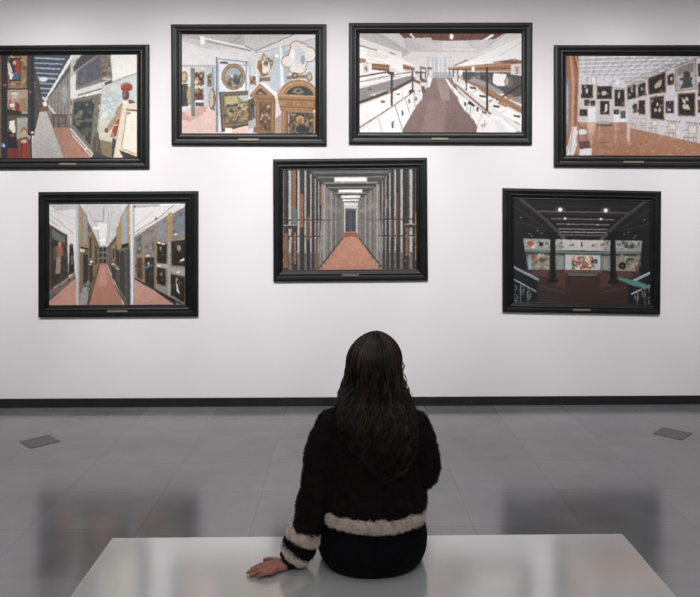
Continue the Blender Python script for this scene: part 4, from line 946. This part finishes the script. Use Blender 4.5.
def skin(bm, voxel, smooth_it=4, fac=0.5):
    """voxel-remesh overlapping volumes to one continuous surface and return its mesh"""
    bmesh.ops.recalc_face_normals(bm, faces=bm.faces)
    me = bpy.data.meshes.new('tmp'); bm.to_mesh(me); bm.free()
    o = bpy.data.objects.new('tmp', me); C.objects.link(o)
    r = o.modifiers.new('r', 'REMESH'); r.mode = 'VOXEL'; r.voxel_size = voxel
    if smooth_it:
        s = o.modifiers.new('s', 'SMOOTH'); s.factor = fac; s.iterations = smooth_it
    bpy.context.view_layer.update()
    dg = bpy.context.evaluated_depsgraph_get()
    new = bpy.data.meshes.new_from_object(o.evaluated_get(dg))
    bpy.data.objects.remove(o); bpy.data.meshes.remove(me)
    return new

def place(name, me, mat, parent=person, move=True):
    if move:
        me.transform(Matrix.Translation(-OFF))
    o = link(name, me, mat, parent, True)
    return o

def displace(me, fn):
    me.calc_loop_triangles()
    n = len(me.vertices)
    nor = [v.normal.copy() for v in me.vertices]
    for v, nn in zip(me.vertices, nor):
        v.co += nn * fn(v.co)
    me.update()

def with_fibres(me, count, length, width, droop=0.35, seed=3, keep=None, jitter=.6):
    """add short fleece fibres standing on the surface"""
    rs = np.random.RandomState(seed)
    me.calc_loop_triangles()
    nt_ = len(me.loop_triangles)
    tri = np.empty(nt_ * 3, np.int32); me.loop_triangles.foreach_get('vertices', tri); tri = tri.reshape(-1, 3)
    co = np.empty(len(me.vertices) * 3); me.vertices.foreach_get('co', co); co = co.reshape(-1, 3)
    a, b_, c = co[tri[:, 0]], co[tri[:, 1]], co[tri[:, 2]]
    n = np.cross(b_ - a, c - a); ar = np.linalg.norm(n, axis=1)
    pick = rs.choice(nt_, count, p=ar / ar.sum())
    u, v = rs.rand(count, 1), rs.rand(count, 1)
    s = u + v > 1; u = np.where(s, 1 - u, u); v = np.where(s, 1 - v, v)
    p = a[pick] + u * (b_[pick] - a[pick]) + v * (c[pick] - a[pick])
    nn = n[pick] / ar[pick][:, None]
    if keep is not None:
        k = np.array([keep(q) for q in p]); p, nn = p[k], nn[k]
    m = len(p)
    # neighbouring fibres lean together into tufts
    tuft = np.array([noise.noise_vector(Vector(q) * 70) for q in p])
    d = nn + tuft * jitter * 1.4 + rs.normal(0, .22, (m, 3)); d[:, 2] -= droop
    d /= np.linalg.norm(d, axis=1)[:, None]
    side = np.cross(d, rs.normal(0, 1, (m, 3))); side /= np.linalg.norm(side, axis=1)[:, None]
    ln = length * rs.uniform(.5, 1.2, (m, 1))
    v0 = p - side * width / 2 - nn * .001; v1 = p + side * width / 2 - nn * .001
    mid = p + d * ln * .55
    d2 = d.copy(); d2[:, 2] -= .5; d2 /= np.linalg.norm(d2, axis=1)[:, None]
    v2 = mid + side * width * .4; v3 = mid - side * width * .4; v4 = mid + d2 * ln * .5
    fib = np.stack([v0, v1, v2, v3, v4], 1).reshape(-1, 3)
    base = len(co)
    faces = [tuple(pl.vertices) for pl in me.polygons]
    k = base + np.arange(m) * 5
    ff = np.stack([k, k + 1, k + 2, k + 3], 1).tolist(); tt = np.stack([k + 3, k + 2, k + 4], 1).tolist()
    new = bpy.data.meshes.new(me.name)
    new.from_pydata(np.vstack([co, fib]).tolist(), [], faces + ff + tt)
    new.update()
    bpy.data.meshes.remove(me)
    return new

# --- materials
m_skin = material('skin', srgb('#9c6a58'), 0.5, 0.4)
noise_color(m_skin, 45, srgb('#875547'), srgb('#9c6b5e'), 0.35, 0.65)
m_skin.node_tree.nodes['Principled BSDF'].inputs['Subsurface Weight'].default_value = 0.08
m_skin.node_tree.nodes['Principled BSDF'].inputs['Subsurface Radius'].default_value = (0.01, 0.004, 0.002)
m_fleece = material('dark_fleece', srgb('#1c1516'), 0.95, 0.15)
noise_color(m_fleece, 38, srgb('#110c0e'), srgb('#1d1516'), 0.3, 0.7)
m_cream = material('cream_fleece', srgb('#cfc0b4'), 0.95, 0.1)
noise_color(m_cream, 50, srgb('#cbbcb0'), srgb('#e4d8cd'), 0.3, 0.7)
m_jeans = material('black_denim', srgb('#121318'), 0.9, 0.1)
noise_color(m_jeans, 130, srgb('#040508'), srgb('#0b0c0f'), 0.3, 0.7, bump=.2)
m_knit = material('black_knit', srgb('#121216'), 0.85, 0.2)
m_shoe = material('black_shoe_leather', srgb('#161616'), 0.4, 0.5)
m_sole = material('white_rubber', srgb('#c8c6c2'), 0.6, 0.4)

def hair_material(name, dark, lite):
    m = material(name, dark, 0.42, 0.30)
    nt, N, L, b = nodes(m)
    g = N.new('ShaderNodeNewGeometry')
    r = N.new('ShaderNodeValToRGB')
    r.color_ramp.elements[0].position = 0.35; r.color_ramp.elements[0].color = (*dark, 1)
    r.color_ramp.elements[1].position = 1.0; r.color_ramp.elements[1].color = (*lite, 1)
    L.new(g.outputs['Random Per Island'], r.inputs[0])
    L.new(r.outputs[0], b.inputs['Base Color'])
    return m
m_hair = hair_material('dark_brown_hair', srgb('#0a0707'), srgb('#2a1f1b'))
m_curl = hair_material('lighter_brown_hair', srgb('#120d0c'), srgb('#4a3a31'))
m_scalp = material('hair_underlayer', srgb('#120e0e'), 0.7, 0.2)

# --- body: one continuous surface
HC = Vector((0.104, 2.535, 1.150))     # head centre
bm = bmesh.new()
ellipsoid(bm, HC + Vector((0, -.012, .022)), (.074, .092, .082))
ellipsoid(bm, HC + Vector((0, .028, -.030)), (.056, .062, .075))
capsule(bm, HC + Vector((0, .060, -.082)), .020, HC + Vector((0, .072, -.086)), .016)      # chin
capsule(bm, HC + Vector((0, .086, .008)), .007, HC + Vector((0, .102, -.024)), .011)       # nose
for sx in (-1, 1):
    ellipsoid(bm, HC + Vector((sx * .010, .094, -.026)), (.008, .008, .006))                # nostril wings
    ellipsoid(bm, HC + Vector((sx * .030, .072, -.024)), (.018, .018, .016))                # cheek
    ellipsoid(bm, HC + Vector((sx * .028, .080, .022)), (.020, .010, .006))                 # brow
    ellipsoid(bm, HC + Vector((sx * .075, .006, -.006)), (.006, .018, .029))                # ear
ellipsoid(bm, HC + Vector((0, .087, -.050)), (.020, .008, .0045))                           # lips
ellipsoid(bm, HC + Vector((0, .085, -.059)), (.017, .009, .0055))
chain(bm, [(0.104, 2.525, 1.09, .047), (0.104, 2.515, 1.03, .045), (0.103, 2.508, .98, .052)])
loft(bm, [(.47, .107, 2.50, .13, .10), (.52, .107, 2.50, .165, .125), (.60, .107, 2.50, .145, .10), (.70, .105, 2.50, .125, .085), (.80, .103, 2.505, .135, .09),
          (.90, .10, 2.508, .145, .085), (.95, .10, 2.51, .13, .065), (.98, .10, 2.51, .06, .045)])
chain(bm, [(-.045, 2.505, .925, .048), (-.088, 2.488, .83, .040), (-.103, 2.463, .72, .036), (-.143, 2.452, .57, .030), (-.19, 2.436, .497, .022), (-.214, 2.432, .481, .019)])
chain(bm, [(.245, 2.505, .925, .048), (.272, 2.50, .84, .040), (.280, 2.51, .752, .036), (.215, 2.64, .69, .030), (.150, 2.74, .655, .022)])
# left hand flat on the bench, fingers pointing away to the left
W = Vector((-.210, 2.432, .477))
fing = [
    ((-.268, 2.431, .4795), (-.294, 2.4235, .481), (-.314, 2.4175, .4745), (-.327, 2.4135, .4685), .0088),
    ((-.270, 2.411, .4810), (-.299, 2.4025, .4825), (-.320, 2.3960, .4750), (-.337, 2.3910, .4685), .0090),
    ((-.264, 2.392, .4795), (-.290, 2.3830, .4815), (-.309, 2.3770, .4745), (-.324, 2.3720, .4685), .0086),
    ((-.253, 2.376, .4770), (-.272, 2.3690, .4785), (-.286, 2.3645, .4730), (-.297, 2.3610, .4680), .0076)]
def hs(p): return (W.x + (p[0] - W.x) * .96, p[1], .4605 + (p[2] - .4605) * .90)
fing = [(hs(a), hs(b1), hs(c1), hs(d1), r * .90) for a, b1, c1, d1, r in fing]
for a, b1, c1, d1, r in fing:
    mid = (W + Vector(a)) / 2 + Vector((0, 0, .001))
    capsule(bm, W + Vector((0, (a[1] - W.y) * .35, 0)), .0150, mid, .0130); capsule(bm, mid, .0130, a, .0102)
    capsule(bm, a, .0098, b1, r); capsule(bm, b1, r, c1, r * .92); capsule(bm, c1, r * .92, d1, r * .80)
capsule(bm, W + Vector((-.004, .006, -.002)), .0155, (-.240, 2.456, .475), .0125)
capsule(bm, (-.240, 2.456, .475), .0125, (-.262, 2.469, .473), .0100); capsule(bm, (-.262, 2.469, .473), .0100, (-.283, 2.4745, .4695), .0078)
# right hand resting on the lap
W2 = Vector((.150, 2.74, .655))
for k, (dx, ln) in enumerate(((.020, .070), (.006, .078), (-.009, .072), (-.022, .058))):
    a = W2 + Vector((-.045 + dx * .5, .050 + dx, -.008)); u = Vector((-.62, .72, 0)).normalized()
    capsule(bm, W2, .017, a, .0115); m1 = a + u * ln * .42 + Vector((0, 0, -.004)); m2 = a + u * ln * .72 + Vector((0, 0, -.016)); m3 = a + u * ln * .92 + Vector((0, 0, -.030))
    capsule(bm, a, .0112, m1, .0088); capsule(bm, m1, .0088, m2, .0082); capsule(bm, m2, .0082, m3, .0072)
capsule(bm, W2, .016, W2 + Vector((-.045, .005, -.008)), .012); capsule(bm, W2 + Vector((-.045, .005, -.008)), .012, W2 + Vector((-.078, .022, -.016)), .008)
# legs
LEG = {-1: ((.020, 2.53, .548), (-.005, 2.90, .548), (.000, 2.93, .12), (-.005, 3.05, .045)), 1: ((.194, 2.53, .548), (.215, 2.91, .548), (.205, 2.97, .12), (.215, 3.09, .045))}
for sx, (h_, k_, a_, t_) in LEG.items():
    chain(bm, [(*h_, .070), ((h_[0] + k_[0]) / 2, (h_[1] + k_[1]) / 2, .545, .062), (*k_, .048), ((k_[0] + a_[0]) / 2, k_[1] + .005, .34, .046), (*a_, .030), (a_[0], a_[1] + .01, .06, .028)])
    chain(bm, [(a_[0], a_[1], .050, .028), (t_[0], t_[1], .036, .020)])
body = skin(bm, 0.0042, 3)
place('body', body, m_skin)

# finger nails and eyes
bm = bmesh.new()
for a, b1, c1, d1, r in fing:
    c1, d1 = Vector(c1), Vector(d1); u = (d1 - c1).normalized()
    p = d1 + Vector((0, 0, r * .80)) - u * .001 - OFF
    ellipsoid(bm, p, (.0046, .0036, .0009), u.to_track_quat('X', 'Z').to_matrix().to_4x4())
m_nail = material('nails', srgb('#b58878'), 0.3, 0.5)
bm_obj('fingernails', bm, m_nail, person, True)
m_eye = material('eye_white', srgb('#dcd8d4'), 0.25)
m_iris = material('iris_brown', srgb('#2c1a12'), 0.2)
for sx in (-1, 1):
    bm = bmesh.new(); ellipsoid(bm, HC + Vector((sx * .028, .078, .006)) - OFF, (.0125, .0095, .0075))
    e = bm_obj('eye', bm, m_eye, person, True)
    bm = bmesh.new(); ellipsoid(bm, HC + Vector((sx * .028, .0855, .006)) - OFF, (.0052, .0028, .0052))
    bm_obj('iris', bm, m_iris, e, True)

# --- jeans
bm = bmesh.new()
loft(bm, [(.4605, .096, 2.51, .138, .136), (.468, .096, 2.508, .168, .163), (.485, .096, 2.505, .185, .170), (.515, .096, 2.50, .195, .170), (.555, .097, 2.50, .197, .162), (.60, .100, 2.495, .184, .140), (.64, .107, 2.49, .166, .118), (.665, .107, 2.49, .155, .108)], expo=2.25)
for sx, (h_, k_, a_, t_) in LEG.items():
    chain(bm, [(h_[0], h_[1], .549, .087), ((h_[0] + k_[0]) / 2, (h_[1] + k_[1]) / 2, .545, .078), (*k_, .060), (k_[0], k_[1] + .008, .50, .060), ((k_[0] + a_[0]) / 2, k_[1] + .010, .34, .056), (*a_, .047)])
me = skin(bm, 0.007, 5)
displace(me, lambda p: .0022 * noise.noise(p * 18) + .0016 * math.sin(p.x * 60 + p.z * 40) * max(0, noise.noise(p * 9)))
jeans = place('jeans', me, m_jeans)
# back seam, yoke and pockets stitched onto the seat
bm = bmesh.new()
def jeans_back(x, z):
    """point on the rear face of the seat"""
    tab = ((.4605, .136, 2.51, .138), (.468, .163, 2.508, .166), (.485, .170, 2.505, .183), (.515, .170, 2.50, .195), (.555, .162, 2.50, .198), (.60, .140, 2.495, .184), (.64, .118, 2.49, .166))
    for (z0, ry0, c0, rx0), (z1, ry1, c1, rx1) in zip(tab, tab[1:]):
        if z0 <= z <= z1:
            t = (z - z0) / (z1 - z0); ry, cy, rx = ry0 + (ry1 - ry0) * t, c0 + (c1 - c0) * t, rx0 + (rx1 - rx0) * t
            return cy - ry * (1 - min(.98, abs((x - .097) / rx)) ** 2.25) ** (1 / 2.25)
    return 2.40
def strip(pts, w, lift=.0012):
    P = [Vector((x, jeans_back(x, z) - lift, z)) for x, z in pts]
    for a, b_ in zip(P, P[1:]):
        capsule(bm, a - OFF, w, b_ - OFF, w, 6)
strip([(.098, .487 + i * .02) for i in range(8)], .0018)
bm_obj('back_seam', bm, m_jeans, jeans, True)
for sx in (-1, 1):
    bm = bmesh.new()
    x0, x1 = .098 + sx * .045, .098 + sx * .125
    strip([(x0, .600), (x0 + sx * .002, .545), ((x0 + x1) / 2, .525), (x1 - sx * .004, .548), (x1, .600), (x0, .600)], .0014, .0008)
    bm_obj('back_pocket', bm, m_jeans, jeans, True)

# --- shoes
for sx, (h_, k_, a_, t_) in LEG.items():
    bm = bmesh.new()
    chain(bm, [(a_[0], a_[1] - .02, .050, .036), (a_[0], a_[1] + .06, .045, .038), (t_[0], t_[1] + .03, .038, .030)])
    chain(bm, [(a_[0], a_[1], .11, .040), (a_[0], a_[1], .060, .038)])
    bmesh.ops.bisect_plane(bm, geom=bm.verts[:] + bm.edges[:] + bm.faces[:], plane_co=(0, 0, .014), plane_no=(0, 0, -1), clear_outer=True)
    bmesh.ops.holes_fill(bm, edges=bm.edges[:], sides=0)
    me = skin(bm, .006, 3)
    sh = place('shoe', me, m_shoe)
    bm = bmesh.new()
    cy = (a_[1] + t_[1]) / 2 + .012
    loft(bm, [(0.0, a_[0] - OFF.x, cy - OFF.y, .036, .105), (.018, a_[0] - OFF.x, cy - OFF.y, .040, .110), (.020, a_[0] - OFF.x, cy - OFF.y, .038, .108)], expo=2.8)
    for v in bm.verts: v.co.z -= OFF.z
    bm_obj('sole', bm, m_sole, sh)

# --- jumper
bm = bmesh.new()
loft(bm, [(.625, .107, 2.488, .160, .112), (.645, .107, 2.487, .174, .124), (.675, .108, 2.488, .182, .131), (.72, .108, 2.492, .180, .130), (.78, .106, 2.497, .172, .126), (.85, .104, 2.502, .171, .124),
          (.905, .103, 2.508, .168, .116), (.945, .102, 2.513, .150, .100), (.975, .102, 2.518, .118, .080), (1.00, .103, 2.522, .080, .064), (1.02, .104, 2.524, .058, .055)], expo=2.35)
L_ARM = [(-.052, 2.507, .928, .060), (-.084, 2.490, .845, .059), (-.099, 2.468, .745, .058), (-.115, 2.458, .675, .056), (-.136, 2.452, .600, .054)]
R_ARM = [(.252, 2.507, .930, .059), (.277, 2.502, .850, .058), (.283, 2.508, .765, .056), (.245, 2.575, .715, .050), (.190, 2.670, .680, .044), (.158, 2.725, .662, .036)]
chain(bm, L_ARM); chain(bm, R_ARM)
chain(bm, [(-.045, 2.51, .935, .055), (.03, 2.515, .955, .058)]); chain(bm, [(.245, 2.51, .935, .055), (.175, 2.515, .955, .058)])
me = skin(bm, .0075, 7)
def folds(p):
    f = .004 * noise.noise(Vector((p.x * 9, p.y * 9, p.z * 15)))
    f += .0022 * noise.noise(p * 34) + .0012 * noise.noise(p * 80)
    if p.x < -.03 or p.x > .22:                                  # creases across the sleeves
        f += .0016 * math.sin(p.z * 75 + p.x * 30 + 3 * noise.noise(p * 12))
    if p.z < .74: f += .004 * math.sin(p.x * 45 + 4 * noise.noise(p * 10)) * (0.74 - p.z) / .1
    return f
displace(me, folds)
me = with_fibres(me, 30000, .0080, .0016, seed=4)
jumper = place('jumper', me, m_fleece)

def band(bm, p0, r0, p1, r1, bulge=.006, n=6, seg=28, flat=1.0):
    """fleece ring round a sleeve, open at both ends but with rounded lips"""
    p0, p1 = Vector(p0), Vector(p1); ax = (p1 - p0).normalized()
    q = ax.to_track_quat('Z', 'Y')
    rows = []
    L_ = (p1 - p0).length
    prof = [(-.004, -.016)] + [(t / n, bulge * math.sin(math.pi * t / n) ** .6) for t in range(n + 1)] + [(1.004, -.016)]
    for t, h in prof:
        r = r0 * (1 - min(1, max(0, t))) + r1 * min(1, max(0, t)) + h
        c = p0.lerp(p1, t)
        rows.append([bm.verts.new(c + q @ Vector((r * math.cos(2 * math.pi * k / seg), r * flat * math.sin(2 * math.pi * k / seg), 0))) for k in range(seg)])
    for a, b_ in zip(rows, rows[1:]):
        for k in range(seg): bm.faces.new((a[k], a[(k + 1) % seg], b_[(k + 1) % seg], b_[k]))
    bm.faces.new(rows[0][::-1]); bm.faces.new(rows[-1])

def fluffy(name, bm, mat, parent, count, length, vox=.005, wob=.004, seed=5):
    me = skin(bm, vox, 3)
    displace(me, lambda p: wob * noise.noise(p * 40) + wob * .6 * noise.noise(p * 95))
    me = with_fibres(me, count, length, .0018, seed=seed, droop=.45)
    return place(name, me, mat, parent)

# sleeve stripes: cream, dark, cream, then the black under-sleeve
bm = bmesh.new(); band(bm, (-.138, 2.452, .588), .050, (-.152, 2.447, .550), .052, .006); fluffy('cream_cuff_stripe', bm, m_cream, jumper, 9000, .0110, seed=5)
bm = bmesh.new(); band(bm, (-.148, 2.449, .556), .050, (-.172, 2.443, .512), .050, .006); fluffy('dark_cuff_stripe', bm, m_fleece, jumper, 6000, .0095, seed=6)
bm = bmesh.new(); band(bm, (-.170, 2.443, .518), .048, (-.188, 2.438, .498), .040, .008); fluffy('cream_cuff_stripe', bm, m_cream, jumper, 8000, .0100, seed=7)
bm = bmesh.new(); band(bm, (-.184, 2.438, .500), .036, (-.2125, 2.432, .484), .0265, .001, flat=1.15)
for v in bm.verts: v.co.z = max(v.co.z, .4612)
me = skin(bm, .003, 2); place('under_sleeve', me, m_knit)
bm = bmesh.new(); band(bm, (.196, 2.662, .683), .046, (.160, 2.722, .664), .040, .005); fluffy('cream_cuff_stripe', bm, m_cream, jumper, 4000, .009, seed=8)

# cream fleece hem
bm = bmesh.new()
seg = 64; rows = []
for t in range(9):
    a = math.pi * 2 * t / 9
    rows.append([])
    for k in range(seg):
        b_ = 2 * math.pi * k / seg
        cz = .636 + .0205 * math.sin(a)
        off = .014 * math.cos(a)
        ca, sa = math.cos(b_), math.sin(b_)
        rx, ry = .165 + off, .124 + off
        rows[-1].append(bm.verts.new((.103 + math.copysign(abs(ca) ** .87, ca) * rx, 2.488 + math.copysign(abs(sa) ** .87, sa) * ry, cz + .003 * math.sin(b_ * 5))))
for i in range(9):
    a, b_ = rows[i], rows[(i + 1) % 9]
    for k in range(seg): bm.faces.new((a[k], a[(k + 1) % seg], b_[(k + 1) % seg], b_[k]))
fluffy('cream_hem_band', bm, m_cream, jumper, 24000, .0125, vox=.006, wob=.005, seed=9)

# --- hair: a soft underlayer and locks of wavy strands
bm = bmesh.new()
ellipsoid(bm, (.104, 2.522, 1.158), (.088, .103, .100))
loft(bm, [(.83, .135, 2.383, .050, .010), (.86, .130, 2.384, .088, .014), (.92, .118, 2.388, .108, .018), (.98, .110, 2.410, .118, .028), (1.03, .106, 2.455, .112, .052), (1.08, .104, 2.495, .101, .080), (1.15, .104, 2.515, .088, .095)], expo=2.2)
me = skin(bm, .007, 5)
hair_under = place('hair', me, m_scalp)

def interp(tab, z):
    if z >= tab[0][0]: return tab[0][1:]
    for a, b_ in zip(tab, tab[1:]):
        if a[0] >= z >= b_[0]:
            t = (a[0] - z) / (a[0] - b_[0])
            t = t
            return tuple(p + (q - p) * t for p, q in zip(a[1:], b_[1:]))
    return tab[-1][1:]
# z, centre x, half width, rear y, forward wrap at the sides
SIL = [(1.150, .104, .095, 2.418, .105), (1.10, .104, .104, 2.420, .085), (1.05, .104, .120, 2.420, .065), (1.00, .106, .134, 2.402, .050), (.95, .112, .137, 2.386, .040), (.90, .118, .130, 2.376, .030), (.86, .126, .116, 2.370, .022), (.82, .136, .084, 2.366, .015), (.785, .142, .046, 2.364, .010), (.74, .142, .03, 2.364, .010)]
rnd = random.Random(11)
hv, hf = [], []
def strand(pts, w):
    n = len(pts); base = len(hv)
    side = None
    for i, p in enumerate(pts):
        d = (pts[min(n - 1, i + 1)] - pts[max(0, i - 1)])
        if d.length < 1e-7: d = Vector((0, 0, -1))
        d.normalize()
        s = d.cross(Vector((0, 1, .2)))
        if s.length < 1e-3: s = Vector((1, 0, 0))
        s.normalize(); u = s.cross(d)
        t = i / (n - 1)
        ww = w * (1 if t < .7 else 1 - (t - .7) / .3 * .85) * (.6 + .4 * min(1, t * 8))
        for a in (0, 2.094, 4.189):
            hv.append(tuple(p + (s * math.cos(a) + u * math.sin(a)) * ww - OFF))
    for i in range(n - 1):
        a, b_ = base + i * 3, base + (i + 1) * 3
        for k in range(3):
            hf.append((a + k, a + (k + 1) % 3, b_ + (k + 1) % 3, b_ + k))

HE = Vector((.104, 2.522, 1.158)); HR = Vector((.092, .107, .1000))
def lock(th, layer, zend, nst, wave, ph, spread):
    """th: azimuth on the head (0 = straight back, +-pi = forehead)"""
    u0 = max(-1.0, min(1.0, th / 1.75))
    front = max(0.0, (abs(th) - 1.5) / .9)
    for s in range(nst):
        dth = rnd.gauss(0, .030); du = rnd.gauss(0, spread); dl = rnd.uniform(-.004, .004); dz = rnd.uniform(-.015, .03)
        fx, fy = rnd.gauss(0, .0030), rnd.gauss(0, .003)
        ph2 = ph + rnd.gauss(0, .22)
        a = th + dth
        pts = []
        # over the head
        top = .01 + rnd.uniform(0, .10)
        for k in range(9):
            pol = top + (math.pi / 2 * 1.02 - top) * k / 8
            r = 1.0 + layer * .05 + dl * 3 + .012 * math.sin(a * 23 + ph)
            pts.append(Vector((HE.x + HR.x * r * math.sin(a) * math.sin(pol) ** 1.2 + .006 * math.cos(pol), HE.y - HR.y * r * math.cos(a) * math.sin(pol), HE.z + HR.z * r * math.cos(pol))))
        last = pts[-1]
        # down the back
        z = last.z; ze = zend + dz; nseg = 24
        for k in range(1, nseg + 1):
            t = k / nseg
            zz = z + (ze - z) * t
            cx, hw, yb, wrap = interp(SIL, zz)
            u = max(-1.08, min(1.08, u0 + du * min(1, t * 1.6)))
            x = cx + hw * math.sin(u * math.pi / 2 * .92)
            y = yb + wrap * (1 - math.cos(u * math.pi / 2)) * 1.25 - layer * .010 + dl
            if front: y += front * (.075 if zz > .98 else .075 + (.98 - zz) * .10); 
            m_ = min(1, t * 1.9); m_ = m_ * m_ * (3 - 2 * m_)
            tx, ty = last.x + (x - last.x) * m_, last.y + (y - last.y) * m_
            g = t ** 1.25
            A = wave * (.22 + 1.1 * g)
            k1 = 2 * math.pi / (.098 - .022 * g)
            cx_ = A * math.sin((z - zz) * k1 + ph2); cy_ = A * .55 * math.cos((z - zz) * k1 + ph2 * 1.1)
            q = 1 - .5 * g
            pts.append(Vector((tx + cx_ + fx * (1 + g) * q, ty + cy_ * .8 + fy * q - .003 * g, zz)))
        strand(pts, rnd.uniform(.0009, .0019))

for i in range(240):
    th = rnd.uniform(-2.2, 2.2) if rnd.random() < .35 else rnd.triangular(-1.8, 1.8, 0)
    layer = rnd.random() * .8
    u = abs(th) / 1.75
    ze = (.785 + rnd.uniform(0, .09) + .05 * u * u) if abs(th) < 1.5 else rnd.uniform(.86, .98)
    if th < -.3: ze += .045 * min(1, (-th - .3))
    if abs(th) > 1.85: ze = rnd.uniform(.88, .98)
    lock(th, layer, ze, 11, rnd.uniform(.003, .007), rnd.uniform(0, 6.28), .012)
me = bpy.data.meshes.new('hair_strands')
me.from_pydata(hv, [], hf); me.update()
link('hair_strands', me, m_hair, hair_under, True)
# loose curls lying on top
hv, hf = [], []
for i in range(74):
    th = rnd.triangular(-1.75, 1.75, rnd.choice((-.5, .5)))
    u = abs(th) / 1.75
    ze = .772 + rnd.uniform(0, .13) + .06 * u * u
    if th < -.3: ze += .045 * min(1, (-th - .3))
    lock(th, rnd.uniform(.9, 1.5), ze, 7, rnd.uniform(.008, .017), rnd.uniform(0, 6.28), .006)
for i in range(40):                                              # single flyaway strands
    th = rnd.choice((-1, 1)) * rnd.uniform(.9, 1.8)
    lock(th, 1.3 + rnd.random() * .9, rnd.uniform(.90, 1.04), 1, rnd.uniform(.012, .022), rnd.uniform(0, 6.28), .12)
me = bpy.data.meshes.new('loose_curls')
me.from_pydata(hv, [], hf); me.update()
link('loose_curls', me, m_curl, hair_under, True)
